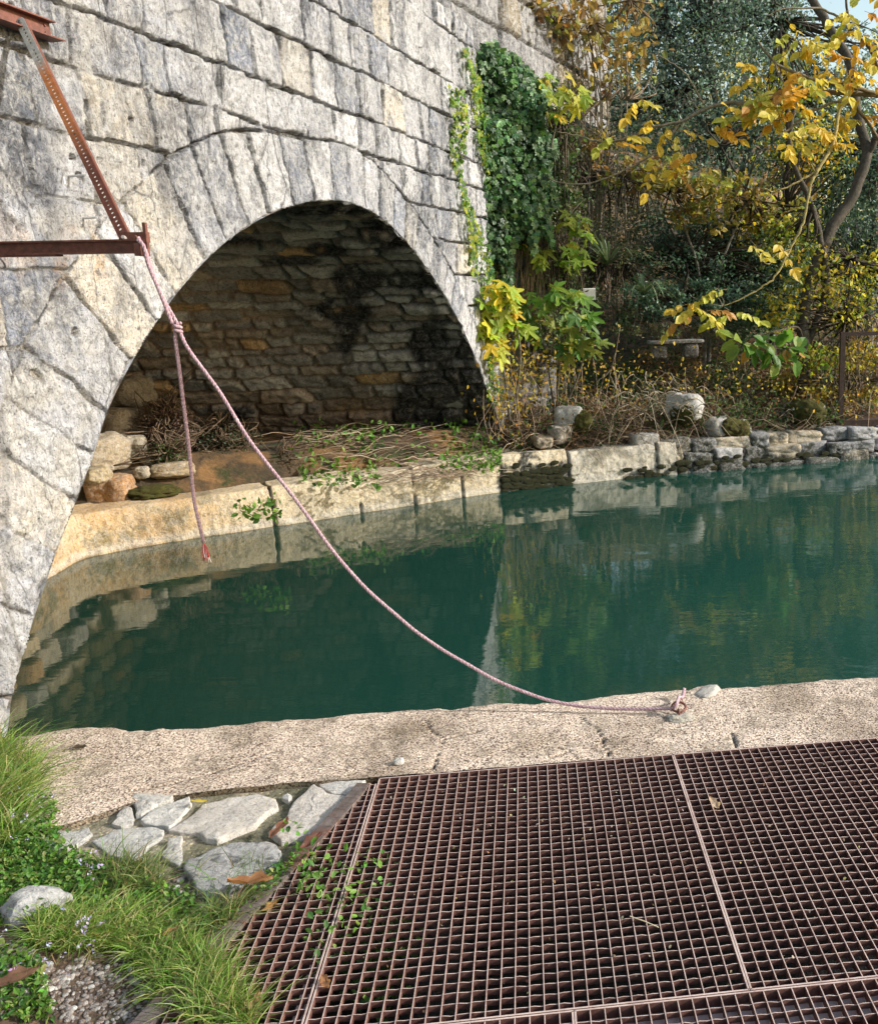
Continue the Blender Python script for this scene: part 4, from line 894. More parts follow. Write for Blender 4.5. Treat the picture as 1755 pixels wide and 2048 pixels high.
def leaves(name, P, size, tm, cols, mat, parent=None, axis=None, nrm=None, spread=.6, rs=R, droop=.0, smooth=False):
    n = len(P); P = np.asarray(P, float); size = np.broadcast_to(size, (n,))
    ya = rs.randn(n, 3) if axis is None else np.asarray(axis) + spread * rs.randn(n, 3)
    ya = np.array(np.broadcast_to(ya, (n, 3))); ya[:, 2] -= droop; ya = unit(ya)
    nn = rs.randn(n, 3) * .8 + [0, 0, .7] if nrm is None else np.asarray(nrm) + spread * rs.randn(n, 3)
    nn = np.broadcast_to(nn, (n, 3)); xa = unit(np.cross(ya, nn)); za = np.cross(xa, ya)
    T, Fc = tm; V = P[:, None] + size[:, None, None] * (T[None, :, 0:1] * xa[:, None] + T[None, :, 1:2] * ya[:, None] + T[None, :, 2:3] * za[:, None])
    k = len(T); Fa = (np.array(Fc)[None] + (np.arange(n) * k)[:, None, None]).reshape(-1, 3)
    C = np.repeat(np.asarray(cols), k, axis=0)
    o = mesh(name, V.reshape(-1, 3), Fa, mat, None, C, smooth)
    if parent is not None: child(o, parent)
    return o
def pick(cols, n, rs=R, var=.25, p=None):
    c = np.asarray(cols, float)[rs.choice(len(cols), n, p=p)]; return np.clip(c * (1 + var * (rs.rand(n, 1) * 2 - 1)) * (1 + .1 * rs.randn(n, 3)), .002, 1)
def cloud(blobs, n, sub=.35, rs=R, clump=22):
    """points in clumps inside ellipsoids; blobs: (px, py, Y, radius_x, radius_z[, radius_y]) in metres; gives points and clump number"""
    out = []; ids = []; cid = 0
    vol = np.array([b[3] * b[4] for b in blobs]); vol = vol / vol.sum()
    for b, v in zip(blobs, vol):
        c = atY(b[0], b[1], b[2]); ry = b[5] if len(b) > 5 else b[3] * .8; m = max(1, int(n * v / clump))
        d = unit(rs.randn(m, 3)) * (rs.rand(m, 1) ** .42); cc_ = c + d * [b[3], ry, b[4]]
        for q_ in cc_:
            k = max(3, int(clump * rs.uniform(.5, 1.6))); rr = min(b[3], b[4]) * sub * rs.uniform(.6, 1.3)
            out.append(q_ + rs.randn(k, 3) * rr * [.6, .6, .42]); ids.append(np.full(k, cid)); cid += 1
    return np.concatenate(out), np.concatenate(ids)
def limb(mbx, pts, r0, r1, col=(1, 1, 1), n=6, k=7, wob=.0, rs=R):
    P = spline(pts, n); P[1:-1] += wob * rs.randn(len(P) - 2, 3); mbx.tube(P, np.linspace(r0, r1, len(P)), k, col)
def px3(pts): return np.array([atY(*p) for p in pts])
def tree(name, base, label, cat, blobs, n, size, tm, cols, mat, trunks, group=None, sub=.35, clump=22, seed=1, bark=(1, 1, 1), var=.3, droop=.2, twigs=2, p=None, part='crown', tw=(.35, .3, .25)):
    rs = np.random.RandomState(seed); t = empty(name, base, label, cat, group); P, ids = cloud(blobs, n, sub, rs, clump)
    cv = pick(cols, ids.max() + 1, rs, var, p); C = cv[ids] * (1 + .22 * (rs.rand(len(P), 1) * 2 - 1)); C = np.where(rs.rand(len(P), 1) < .25, pick(cols, len(P), rs, .2, p), C)
    leaves(part, P, size * rs.uniform(.6, 1.3, len(P)), tm, C, mat, t, droop=droop, rs=rs)
    mb = MB()
    for pts, r0, r1 in trunks: limb(mb, px3(pts), r0, r1, bark, rs=rs, wob=.006)
    ends = [px3(pts)[-1] for pts, _, _ in trunks] + [px3(pts)[len(pts) // 2] for pts, _, _ in trunks]
    if ends:
        for i in range(0, ids.max() + 1, max(1, 4 // twigs)):
            q_ = P[ids == i].mean(0); e_ = min(ends, key=lambda a: np.linalg.norm(a - q_)); m_ = (q_ + e_) / 2 + rs.randn(3) * .12
            if np.linalg.norm(q_ - e_) < 3.2: limb(mb, [e_, m_, q_ + rs.randn(3) * .05], min(.012 + .006 * np.linalg.norm(q_ - e_), r0 * .6 + .004), .003, tw, 3, 4)
    if mb.v: child(mb.build('trunk' if cat == 'tree' else 'stems', M_bark, smooth=True), t)
    return t
DG = [(.08, .155, .095), (.12, .21, .135), (.16, .26, .17), (.05, .10, .06)]
BG = [(.12, .19, .15), (.17, .26, .21), (.23, .32, .27), (.07, .12, .095)]
YE = [(.62, .38, .03), (.70, .48, .05), (.55, .28, .03), (.50, .45, .06)]
YG = [(.28, .32, .04), (.45, .42, .05), (.18, .26, .04), (.60, .48, .06)]
BR = [(.20, .11, .05), (.30, .17, .07), (.14, .08, .04), (.35, .24, .09)]
# ivy over the wing wall
rs = np.random.RandomState(21)
def fill_poly(poly, n, rs=rs):
    poly = np.array(poly, float); lo, hi = poly.min(0), poly.max(0); out = np.zeros((0, 2))
    while len(out) < n:
        q_ = lo + rs.rand(n * 2, 2) * (hi - lo); out = np.concatenate([out, q_[inpoly(q_[:, 0], q_[:, 1], poly)]])
    return out[:n]
WP0 = np.array([-1.32, 10.15, 0]); WDV = unit(np.array([2.92, 2.05, 0])); WNV = np.array([WDV[1], -WDV[0], 0])
def ivy_on(poly, n, off, P0, N, ax_, size, cols, name, parent, mat, hang=1.0, tm=IVY):
    q_ = fill_poly(poly, n); P = np.array([onplane(x, y, P0 + N * o_, N) for (x, y), o_ in zip(q_, rs.uniform(off[0], off[1], n))])
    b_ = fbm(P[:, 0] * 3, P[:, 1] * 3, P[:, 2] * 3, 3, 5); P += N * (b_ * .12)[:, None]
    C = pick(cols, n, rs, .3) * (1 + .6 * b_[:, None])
    return leaves(name, P, size * rs.uniform(.4, 1.35, n), tm, np.clip(C, .005, 1), mat, parent, axis=np.array([0, 0, -hang]) + ax_, nrm=N + [0, 0, .5], spread=.38, rs=rs)
ivy = empty('ivy', WP0 + WDV * .6 + [0, 0, 2.5], 'dark green ivy curtain hanging over the wing wall right of the bridge corner', 'ivy')
ivy_on([(956, 84), (985, 80), (1010, 100), (1040, 108), (1066, 140), (1080, 150), (1092, 200), (1085, 240), (1112, 290), (1100, 340), (1118, 400), (1096, 430), (1108, 500), (1080, 455), (1066, 520), (1050, 450), (1030, 490), (1015, 620), (1000, 500), (985, 560), (975, 440), (965, 300)], 6200, (.04, .38), WP0, WNV, [0, 0, 0], .085, [(.05, .13, .045), (.08, .18, .055), (.035, .09, .035), (.12, .24, .06)], 'leaves', ivy, M_dark)
mb = MB()
for i in range(26):
    x = rs.uniform(965, 1090); y0 = rs.uniform(120, 300); pts = [(x + rs.uniform(-8, 8) * k, y0 + k * 110) for k in range(4)]
    limb(mb, [onplane(a, b_, WP0 + WNV * .08, WNV) for a, b_ in pts], .010, .006, (.5, .42, .34))
for i in range(60):
    x = rs.uniform(968, 1100); y0 = rs.uniform(380, 560); pts = [(x + rs.uniform(-10, 10) * k, y0 + k * 75) for k in range(4)]
    limb(mb, [onplane(a, b_, WP0 + WNV * .12, WNV) for a, b_ in pts], .006, .003, (.9, .7, .5))
child(mb.build('stems', M_bark, smooth=True), ivy)
ivy2 = empty('ivy', wall_pt(6.6, 2.5), 'bright green ivy strand creeping down the edge of the bridge face', 'ivy')
for i, poly in enumerate([[(898, 165), (925, 180), (932, 330), (945, 430), (962, 545), (944, 545), (925, 440), (910, 300)], [(928, 95), (955, 90), (968, 180), (978, 300), (985, 400), (965, 330), (950, 240), (935, 180)], [(948, 440), (985, 470), (1000, 560), (985, 600), (955, 560)], [(965, 690), (985, 700), (1000, 800), (990, 815), (975, 760)]]):
    ivy_on(poly, [620, 560, 260, 160][i], (.02, .09), W0, WN, [0, 0, 0], .055, [(.14, .26, .04), (.22, .34, .05), (.35, .40, .05), (.09, .20, .04)], 'leaves', ivy2, M_leaf)

# fig: stems from the bank with big lobed leaves in clusters
def fig(base, lab, clusters, cols, Y, stems, seed, size=.19, n=9):
    rs = np.random.RandomState(seed); t = empty('fig_tree', base, lab, 'tree', 'young fig trees beside the arch foot'); P = []; A = []
    mb = MB()
    for s in stems: limb(mb, px3([(x, y, Y + dy) for x, y, dy in s]), .016, .007, (.9, .85, .75), rs=rs)
    for (x, y) in clusters:
        c = atY(x, y, Y + rs.uniform(-.25, .15))
        for k in range(n):
            d = unit(rs.randn(3) + [0, -.3, .1]); q_ = c + d * rs.uniform(.02, .16); P.append(q_); A.append(unit(d * [1, 1, .4] + [0, -.2, -.75])); mb.tube([c + rs.randn(3) * .01, q_], .0035, 4, (1.2, 1.2, .5))
    n_ = len(P); leaves('leaves', P, size * rs.uniform(.55, 1.15, n_), FIG, pick(cols, n_, rs, .25), M_leaf, t, axis=np.array(A), nrm=np.array([.5, -.7, .75]), spread=.30, rs=rs)
    child(mb.build('stems', M_bark, smooth=True), t); return t
fig(atY(1010, 820, 9.9), 'fig sapling with bright yellow-green leaves spilling over the arch edge', [(958, 585), (978, 575), (1000, 600), (1015, 590), (985, 640), (1005, 650), (965, 660), (990, 680), (1018, 625), (960, 625), (1030, 650)], [(.42, .52, .05), (.55, .58, .06), (.32, .46, .06), (.62, .55, .05)], 9.75,
    [[(1020, 850, .1), (1010, 760, 0), (990, 660, -.1), (975, 580, -.1)], [(1025, 850, .1), (1040, 700, 0), (1010, 590, -.1)]], 3, .19, 8)
fig(atY(1110, 840, 10.5), 'fig bush with mid green leaves in front of the dark bank', [(1060, 610), (1085, 640), (1120, 600), (1150, 590), (1110, 650), (1145, 655), (1165, 680), (1170, 640), (1140, 690), (1095, 590), (1075, 670), (1180, 690)], [(.13, .26, .04), (.20, .34, .05), (.09, .20, .04), (.32, .40, .05)], 10.3,
    [[(1110, 850, .2), (1120, 720, 0), (1140, 600, 0)], [(1112, 850, .2), (1090, 700, 0), (1065, 600, 0)], [(1112, 850, .2), (1160, 740, 0), (1170, 660, 0)]], 4, .20, 7)
fig(atY(1150, 560, 10.9), 'taller fig shoot with yellow-green leaves against the dark shrubs', [(1135, 450), (1160, 465), (1148, 505), (1165, 520), (1130, 520), (1150, 440), (1080, 500), (1050, 490), (1020, 500), (1085, 525), (1045, 545)], [(.30, .42, .05), (.42, .48, .06), (.22, .36, .05)], 10.6,
    [[(1150, 700, .1), (1165, 600, 0), (1150, 480, 0)], [(1050, 700, .1), (1075, 600, 0), (1060, 500, 0)]], 5, .17, 6)
fig(atY(1120, 420, 11), 'high fig branch with yellow leaves in front of the ivy top', [(1100, 190), (1130, 185), (1150, 175), (1110, 225), (1090, 215), (1085, 170), (1160, 200), (1000, 340), (985, 335), (990, 375)], [(.42, .48, .05), (.60, .50, .05), (.30, .42, .05)], 10.4,
    [[(1060, 620, .2), (1070, 480, 0), (1035, 380, 0), (995, 350, -.2)], [(1070, 500, .2), (1095, 330, 0), (1120, 210, 0)]], 6, .17, 6)

# evergreen trees and shrubs behind
tree('evergreen_oak', atY(1450, 700, 14.5), 'tall blue-green evergreen tree in the top middle of the wood', 'tree', [(1380, 60, 14.5, 1.4, 1.0), (1330, 180, 14.2, 1.0, .8), (1450, 190, 14.4, 1.2, .9), (1400, 290, 14.0, 1.1, .7), (1480, 60, 15, 1.1, .9), (1400, -60, 15, 1.2, .7), (1300, 20, 15, .8, .6), (1520, 0, 15.2, .9, .7), (1620, 150, 14.6, .9, .6), (1700, 240, 14.4, .9, .6), (1560, 260, 14.2, .8, .5), (1740, 110, 14.8, .6, .45), (1230, 230, 14.5, .8, .6)], 34000, .065, SM, BG, M_dark,
     [([(1470, 760, 14.5), (1460, 500, 14.5), (1440, 250, 14.5), (1400, 50, 14.5)], .11, .03), ([(1455, 420, 14.5), (1530, 200, 14.6), (1560, 40, 14.8)], .06, .02), ([(1450, 330, 14.5), (1370, 180, 14.3), (1330, 60, 14.5)], .05, .02)], 'evergreen trees of the wood', seed=2, clump=36, sub=.28)
tree('evergreen_oak', atY(1700, 760, 14), 'dark evergreen tree at the right edge behind the leaning trunk', 'tree', [(1730, 330, 13.5, .9, .8), (1750, 480, 13.2, .8, .7), (1640, 290, 14, .6, .5), (1800, 380, 13, 1.0, .9), (1740, 600, 13.5, .7, .45), (1660, 420, 14, .7, .6), (1600, 330, 14.2, .8, .5), (1580, 500, 13.6, .7, .5)], 19000, .06, SM, BG + DG, M_dark,
     [([(1730, 780, 13.5), (1740, 560, 13.5), (1750, 300, 13.5)], .09, .03)], 'evergreen trees of the wood', seed=3, clump=36, sub=.28)
tree('evergreen_shrub', atY(1350, 660, 12.2), 'dense dark green shrub low in the middle of the bank', 'shrub', [(1370, 560, 12.4, .8, .45), (1290, 600, 11.5, .45, .28), (1400, 610, 11.6, .5, .25), (1500, 600, 11.9, .5, .35), (1560, 520, 12.4, .5, .5), (1450, 520, 12.8, .8, .5), (1340, 470, 12.9, .8, .45), (1540, 580, 12.8, .6, .5), (1480, 640, 12.2, .6, .3)], 24000, .055, SM, DG, M_dark,
     [([(1350, 700, 12.2), (1360, 600, 12.3), (1370, 520, 12.4)], .04, .015)], 'undergrowth of the bank', seed=4, clump=34, sub=.3)
tree('evergreen_shrub', atY(1200, 660, 12.2), 'shadowy tangled shrub between the ivy and the long-leaved plant', 'shrub', [(1150, 380, 12.4, .5, .7), (1200, 480, 12.6, .6, .5), (1130, 540, 12.0, .45, .4), (1250, 400, 13, .6, .5), (1180, 600, 11.6, .4, .25), (1230, 640, 11.5, .4, .2), (1240, 540, 12, .5, .3), (1170, 290, 13, .6, .5), (1300, 660, 11.4, .5, .12), (1420, 670, 11.5, .5, .12), (1110, 150, 12.5, .3, .5), (1080, 560, 11.2, .3, .5)], 13000, .05, SM, [(.08, .10, .05), (.14, .12, .06), (.05, .08, .04), (.16, .19, .07)], M_dark,
     [([(1140 + i * 22, 700, 12.0), (1130 + i * 24, 520, 12.1), (1110 + i * 34, 350, 12.2)], .014, .005) for i in range(6)], 'undergrowth of the bank', seed=5, clump=16, sub=.35, tw=(.55, .45, .36), twigs=2)
tree('evergreen_shrub', atY(1130, 700, 11.1), 'loose dark shrub climbing between the ivy and the fig bush', 'shrub', [(1115, 250, 11.0, .22, .5), (1120, 400, 11.0, .25, .5), (1110, 560, 10.9, .3, .4), (1060, 600, 10.7, .3, .4), (1100, 680, 10.8, .35, .3)], 5200, .055, OV, [(.08, .15, .05), (.13, .20, .06), (.16, .15, .07), (.05, .09, .03)], M_dark,
     [([(1110 + i * 10, 800, 10.9), (1105 + i * 9, 520, 10.9), (1100 + i * 8, 250, 10.9)], .012, .005) for i in range(5)], 'undergrowth of the bank', seed=15, clump=12, sub=.4, tw=(.6, .5, .4), twigs=2, droop=.6)
# thin stemmed ochre shrub at the top
rs2 = np.random.RandomState(31); st = []
for i in range(14):
    x0 = rs2.uniform(1150, 1270); st.append(([(x0, 640, 12.3), (x0 + rs2.uniform(-10, 10), 420, 12.3), (lerp(x0, 1170, -.25) + rs2.uniform(-25, 15), 200, 12.2), (1170 + (x0 - 1200) * 1.9 + rs2.uniform(-20, 20), rs2.uniform(-60, 60), 12)], .016, .005))
tree('ochre_tree', atY(1210, 700, 12.3), 'thin-stemmed tree with ochre leaves rising right of the bridge', 'tree', [(1150, 60, 12, .8, .45), (1230, 40, 12.4, .6, .5), (1100, 20, 11.6, .6, .4), (1200, 160, 12.3, .45, .35), (1040, 20, 11.4, .35, .25), (1280, 110, 12.6, .3, .4), (1190, 290, 12.2, .3, .3)], 800, .11, OV, [(.36, .25, .07), (.46, .33, .09), (.26, .17, .07), (.34, .34, .10)], M_leaf, st, 'autumn trees of the wood', seed=6, clump=7, sub=.5, bark=(1.5, 1.4, 1.2), droop=.8, twigs=3, tw=(1.3, 1.1, .9))
tree('hazel_tree', atY(1400, 700, 12.2), 'spreading bush with golden olive leaves hanging over the dark shrub', 'tree', [(1330, 360, 11.8, .65, .22), (1440, 380, 12, .6, .25), (1250, 340, 11.7, .5, .16), (1540, 420, 12.4, .5, .3), (1400, 430, 12.1, .5, .2)], 1500, .085, OV, [(.34, .30, .06), (.46, .38, .07), (.22, .24, .05), (.26, .18, .06)], M_leaf,
     [([(1410, 760, 12.3), (1400, 560, 12.2), (1340, 380, 12)], .03, .01), ([(1412, 760, 12.3), (1440, 540, 12.2), (1500, 400, 12.2)], .03, .01), ([(1340, 400, 12), (1250, 350, 11.8), (1190, 340, 11.7)], .012, .005)], 'autumn trees of the wood', seed=7, clump=10, sub=.5, droop=.6)
# leaning trunks at the right with thin yellow-green leaves
tree('poplar_tree', atY(1605, 790, 11.4), 'twin-trunked tree with pale bark beside the metal gate', 'tree', [(1640, 560, 11.4, .45, .4), (1580, 480, 11.6, .4, .35), (1700, 620, 11.5, .35, .3), (1560, 620, 11.3, .3, .25), (1650, 720, 11.2, .4, .2), (1740, 540, 11.8, .3, .3)], 2300, .062, OV, YG, M_leaf,
     [([(1606, 792, 11.4), (1605, 700, 11.4), (1612, 600, 11.4), (1655, 470, 11.5), (1700, 400, 11.6), (1733, 310, 11.7), (1712, 225, 11.8), (1700, 130, 11.9), (1660, 60, 12), (1613, -20, 12.1)], .085, .05), ([(1610, 700, 11.45), (1640, 620, 11.4), (1652, 540, 11.4), (1625, 420, 11.5), (1580, 300, 11.7), (1590, 180, 11.8)], .05, .025), ([(1733, 310, 11.7), (1760, 260, 11.6), (1800, 200, 11.5)], .05, .03), ([(1608, 780, 11.4), (1650, 740, 11.4), (1690, 640, 11.5), (1700, 520, 11.6)], .022, .01)], 'autumn trees of the wood', seed=8, clump=9, sub=.55, bark=(.5, .47, .43), twigs=2)
tree('poplar_tree', atY(1500, 760, 12.6), 'slim dark trunk with sparse yellowing leaves left of the twin trunks', 'tree', [(1500, 480, 12.6, .5, .4), (1620, 300, 12.8, .6, .5), (1540, 200, 12.8, .4, .4)], 1500, .07, OV, YG + YE[:1], M_leaf,
     [([(1545, 790, 12.6), (1548, 600, 12.6), (1570, 420, 12.6), (1575, 250, 12.6), (1560, 60, 12.6)], .05, .025), ([(1560, 470, 12.6), (1490, 380, 12.5), (1440, 290, 12.5)], .025, .01)], 'autumn trees of the wood', seed=9, clump=8, sub=.6, bark=(.35, .32, .3))
tree('sapling', atY(1700, 850, 11), 'yellow-leaved thicket behind the metal gate at the right edge', 'shrub', [(1720, 720, 11.5, .4, .25), (1720, 790, 11.4, .4, .15), (1640, 790, 11.2, .3, .15), (1580, 760, 11.5, .3, .15)], 1900, .05, OV, [(.45, .34, .05), (.28, .28, .05), (.35, .22, .06), (.55, .45, .08)], M_leaf,
     [([(1630 + i * 12, 860, 11.2), (1640 + i * 14, 760, 11.3), (1650 + i * 20, 640, 11.4)], .010, .004) for i in range(9)], 'undergrowth of the bank', seed=10, clump=8, sub=.6, tw=(1.1, .9, .7))

# walnut: long pale branches reaching over the pool with drooping yellow leaves
wal = empty('walnut_tree', atY(1800, 850, 10.6), 'walnut tree with long bare lichened branches and drooping yellow leaves at upper right', 'tree')
mb = MB(); PB_ = (1.25, 1.18, .95); YB = (2.2, 2.0, .95)
BRN = [([(1830, 860, 10.6), (1825, 600, 10.2), (1815, 380, 9.6), (1800, 250, 9.2), (1755, 190, 8.9), (1680, 170, 8.6), (1600, 150, 8.3), (1548, 123, 8.2), (1514, 82, 8.1)], .03, .008, PB_), ([(1815, 380, 9.6), (1770, 300, 9.1), (1720, 225, 8.8), (1680, 203, 8.6), (1620, 225, 8.4), (1565, 266, 8.2), (1545, 276, 8.15)], .02, .007, PB_),
       ([(1690, 203, 8.6), (1676, 226, 8.4), (1664, 287, 8.2), (1634, 342, 8.0), (1620, 369, 7.95), (1606, 444, 7.85), (1579, 499, 7.8), (1548, 554, 7.7), (1515, 578, 7.65), (1476, 600, 7.6), (1445, 612, 7.6)], .018, .005, YB),
       ([(1634, 342, 8.0), (1585, 368, 7.9), (1548, 383, 7.85), (1528, 376, 7.8)], .010, .004, YB), ([(1632, 346, 8.0), (1610, 310, 8), (1600, 260, 8)], .006, .003, YB), ([(1579, 499, 7.8), (1550, 510, 7.75), (1535, 528, 7.7), (1510, 505, 7.7)], .007, .003, YB),
       ([(1755, 190, 8.9), (1620, 185, 8.9), (1497, 205, 8.6), (1463, 205, 8.6), (1415, 215, 8.5), (1360, 243, 8.4), (1305, 255, 8.4), (1223, 284, 8.4), (1155, 272, 8.5), (1110, 262, 8.6)], .024, .005, PB_),
       ([(1360, 243, 8.4), (1326, 290, 8.5), (1258, 335, 8.6), (1180, 366, 8.7), (1100, 358, 8.8), (1030, 303, 8.9)], .011, .004, (1.9, 1.75, 1.5)), ([(1408, 209, 8.5), (1385, 170, 8.5), (1360, 137, 8.5), (1309, 106, 8.6)], .010, .004, PB_), ([(1460, 205, 8.6), (1447, 170, 8.6)], .006, .003, PB_),
       ([(1360, 243, 8.4), (1382, 270, 8.4), (1375, 295, 8.4), (1335, 308, 8.4)], .007, .003, PB_), ([(1700, 60, 9), (1650, 20, 9), (1572, 17, 8.6), (1531, 31, 8.5)], .012, .005, PB_), ([(1800, 250, 9.2), (1740, 100, 9), (1700, 60, 9), (1690, -30, 9)], .016, .010, (.7, .65, .55)), ([(1548, 123, 8.2), (1570, 190, 8.1), (1560, 240, 8.1)], .008, .004, PB_)]
BRN = [([(x, y, 10 + (Yq - 8) * .45) for x, y, Yq in pts], r0 * 1.2, r1 * 1.2, col) for pts, r0, r1, col in BRN]
for pts, r0, r1, col in BRN:
    limb(mb, px3(pts), r0, r1, col, 7, 7, .004)
CL = [(1575, 35), (1610, 75), (1700, 30), (1740, 45), (1540, 130), (1560, 175), (1580, 190), (1610, 200), (1640, 190), (1530, 190), (1520, 240), (1590, 240), (1545, 290), (1690, 130), (1740, 140), (1660, 80), (1690, 85), (1280, 190), (1290, 225), (1345, 270), (1360, 260), (1420, 262), (1405, 300), (1690, 245), (1700, 215),
      (1500, 480), (1520, 490), (1410, 595), (1440, 590), (1400, 625), (1375, 590), (1640, 245), (1620, 60), (1720, 170), (1650, 165), (1750, 90), (1600, 130), (1500, 205), (1555, 215), (1605, 260), (1460, 620), (1630, 215), (1670, 150), (1735, 200), (1250, 280), (1310, 300), (1750, 20), (1580, 90)]
rs = np.random.RandomState(17); P = []; A = []; Cc = []; Sz = []
for x, y in CL:
    Yc = np.interp(x, [1250, 1450, 1600, 1755], [8.4, 7.9, 8.2, 8.8]) if y < 440 else 7.65
    Yc = 10 + (Yc - 8) * .45; c = atY(x, y, Yc); near = min((np.linalg.norm(atY(*p) - c), i, j) for i, (pts, _, _, _) in enumerate(BRN) for j, p in enumerate(pts)); q_ = atY(*BRN[near[1]][0][near[2]])
    if near[0] < 1.0: limb(mb, [q_, (q_ + c) / 2 + rs.randn(3) * .03, c], .005, .003, PB_, 3, 5)
    for g in range(rs.randint(1, 4)):
        d = unit(rs.randn(3) * [1, .7, .4] + [0, 0, -.15]); L_ = rs.uniform(.18, .34); c = c + rs.randn(3) * .07; base_c = np.array([(.76, .54, .05), (.78, .44, .04), (.72, .62, .10), (.52, .54, .08), (.52, .28, .06)])[rs.choice(5, p=[.34, .17, .26, .16, .07])]
        rp = [c + d * L_ * t + np.array([0, 0, -.35 * L_ * t * t]) for t in np.linspace(0, 1, 5)]; mb.tube(rp, .0022, 4, (2.2, 1.6, .6)); sdv = unit(np.cross(d, [0, 0, 1.]))
        for k in range(4):
            for s_ in (-1, 1):
                P.append(rp[k + 1]); A.append(unit(sdv * s_ * .75 + d * .5 + [0, 0, -.75])); Cc.append(base_c * rs.uniform(.75, 1.25)); Sz.append(rs.uniform(.08, .125))
        P.append(rp[-1]); A.append(unit(d + [0, 0, -.6])); Cc.append(base_c); Sz.append(.15)
for x, y, Yc in [(1500, 690, 9.6), (1540, 695, 9.6), (1570, 690, 9.6), (1590, 705, 9.6), (1480, 680, 9.6), (1555, 720, 9.6)]:
    c = atY(x, y, Yc)
    for k in range(8): d = unit(rs.randn(3) + [0, 0, -.4]); P.append(c + d * .06); A.append(d); Cc.append(np.array([(.12, .26, .04), (.25, .34, .05), (.5, .25, .04)])[rs.choice(3, p=[.5, .35, .15])]); Sz.append(rs.uniform(.14, .22))
mb.tube(spline(px3([(1606, 740, 11.2), (1600, 660, 10.2), (1560, 660, 9.7), (1500, 675, 9.6)]), 5), .008, 5, (.6, .5, .4))
leaves('crown', P, np.array(Sz), OV, np.clip(Cc, 0, 1), M_leaf, wal, axis=np.array(A), nrm=np.array([.3, -.6, .6]), spread=.22, rs=rs)
child(mb.build('trunk', M_bark, smooth=True), wal)

# long-leaved plants
def strap_plant(base, n, L_, lab, cols, seed, droop=1.0, wid=.018, name='strap_leaved_plant', cat='plant', group=None, spread=.9):
    rs = np.random.RandomState(seed); mb = MB()
    for i in range(n):
        d = unit(np.array([rs.randn() * spread, rs.randn() * spread * .7 - .2, 1.1])); l = L_ * rs.uniform(.55, 1.1); ts_ = np.linspace(0, 1, 9); dr = droop * rs.uniform(.5, 1.3)
        C3 = base + d * l * ts_[:, None] + np.array([0, 0, -1.]) * (dr * l * .75 * ts_ ** 2.4)[:, None]; sv = unit(np.cross(d, [0, 0, 1.]) + 1e-3)
        w_ = wid * (1 - ts_ ** 2 * .95) * rs.uniform(.7, 1.2); V = np.concatenate([C3 - sv * w_[:, None], C3 + [0, 0, -.004], C3 + sv * w_[:, None]])
        Fc = [(k, k + 1, 9 + k + 1, 9 + k) for k in range(8)] + [(9 + k, 9 + k + 1, 18 + k + 1, 18 + k) for k in range(8)]
        mb.add(V, Fc, np.asarray(cols[rs.randint(len(cols))]) * rs.uniform(.7, 1.25))
    o = mb.build(name, M_dark, smooth=True); return tag(o, lab, cat, group)
SP = [(.09, .15, .07), (.15, .20, .10), (.06, .11, .05)]
strap_plant(atY(1215, 530, 11.4), 34, .85, 'upright tuft of long grey-green sword leaves high on the bank', SP, 1, .7, group='sword-leaved plants on the bank')
strap_plant(atY(1285, 590, 11.0), 30, .62, 'arching tuft of pale sword leaves right of the small white stone', SP, 2, 1.3, group='sword-leaved plants on the bank')

# undergrowth on the bank: brown stems, leaf litter, creepers
rs = np.random.RandomState(41)
def bankpt(n, x0, x1, d0, d1):
    x = rs.uniform(x0, x1, n); L_ = np.interp(x, K[3:, 0], K[3:, 1]); y = L_ + rs.uniform(d0, d1, n); return np.stack([x, y, bank_z(x, y)], 1)
def tangle(name, lab, P, h, n_seg, r, cols, seed, lean=.8, mat=M_twig, sag=.5, along=None):
    rs = np.random.RandomState(seed); mb = MB()
    for p in P:
        d = unit(np.array([rs.randn() * lean, rs.randn() * lean, rs.uniform(.2, 1.2)])); l = h * rs.uniform(.4, 1.2); t = np.linspace(0, 1, n_seg)
        if along is not None: d = unit(np.asarray(along) * rs.choice([-1, 1]) + rs.randn(3) * [.22, .22, .10] + [0, 0, .15])
        Q_ = p + d * l * t[:, None] + [0, 0, -1] * (sag * l * t ** 2)[:, None] + np.cumsum(rs.randn(n_seg, 3) * l * .035, 0) + [0, 0, .02]; mb.tube(Q_, np.linspace(r, r * .4, n_seg), 3, np.asarray(cols[rs.randint(len(cols))]) * rs.uniform(.6, 1.3), cap=False)
    o = mb.build(name, mat, smooth=True); return tag(o, lab, 'undergrowth', None, 'stuff')
BRS = [(.20, .13, .08), (.32, .22, .14), (.13, .085, .06), (.42, .33, .22)]
tangle('dry_stems', 'tangle of dry brown stems over the bank', np.concatenate([bankpt(2600, -.9, 2.9, .25, 2.2), bankpt(900, -.9, .9, .3, 1.2)]), .6, 6, .0045, BRS, 5)
P = np.concatenate([bankpt(15000, -.95, 3.2, .2, 2.6), bankpt(5000, 2.5, 8, .25, 3.5)]); P2 = bankpt(9000, -1.0, 4.5, 2.2, 6.5); P = np.concatenate([P, P2]); P[:, 2] += np.abs(rs.randn(len(P))) * .16
b_ = fbm(P[:, 0] * 2.2, P[:, 1] * 2.2, 0, 3, 4); C = np.where((b_ > -.08)[:, None], pick([(.06, .11, .03), (.10, .16, .05), (.04, .075, .03)], len(P), rs), pick([(c_[0] * .7, c_[1] * .7, c_[2] * .7) for c_ in BR] + [(.30, .22, .09)], len(P), rs))
o = leaves('undergrowth_leaves', P, rs.uniform(.03, .065, len(P)), OV, C, M_leaf, rs=rs); tag(o, 'low brown and green leaves covering the bank', 'undergrowth', None, 'stuff')
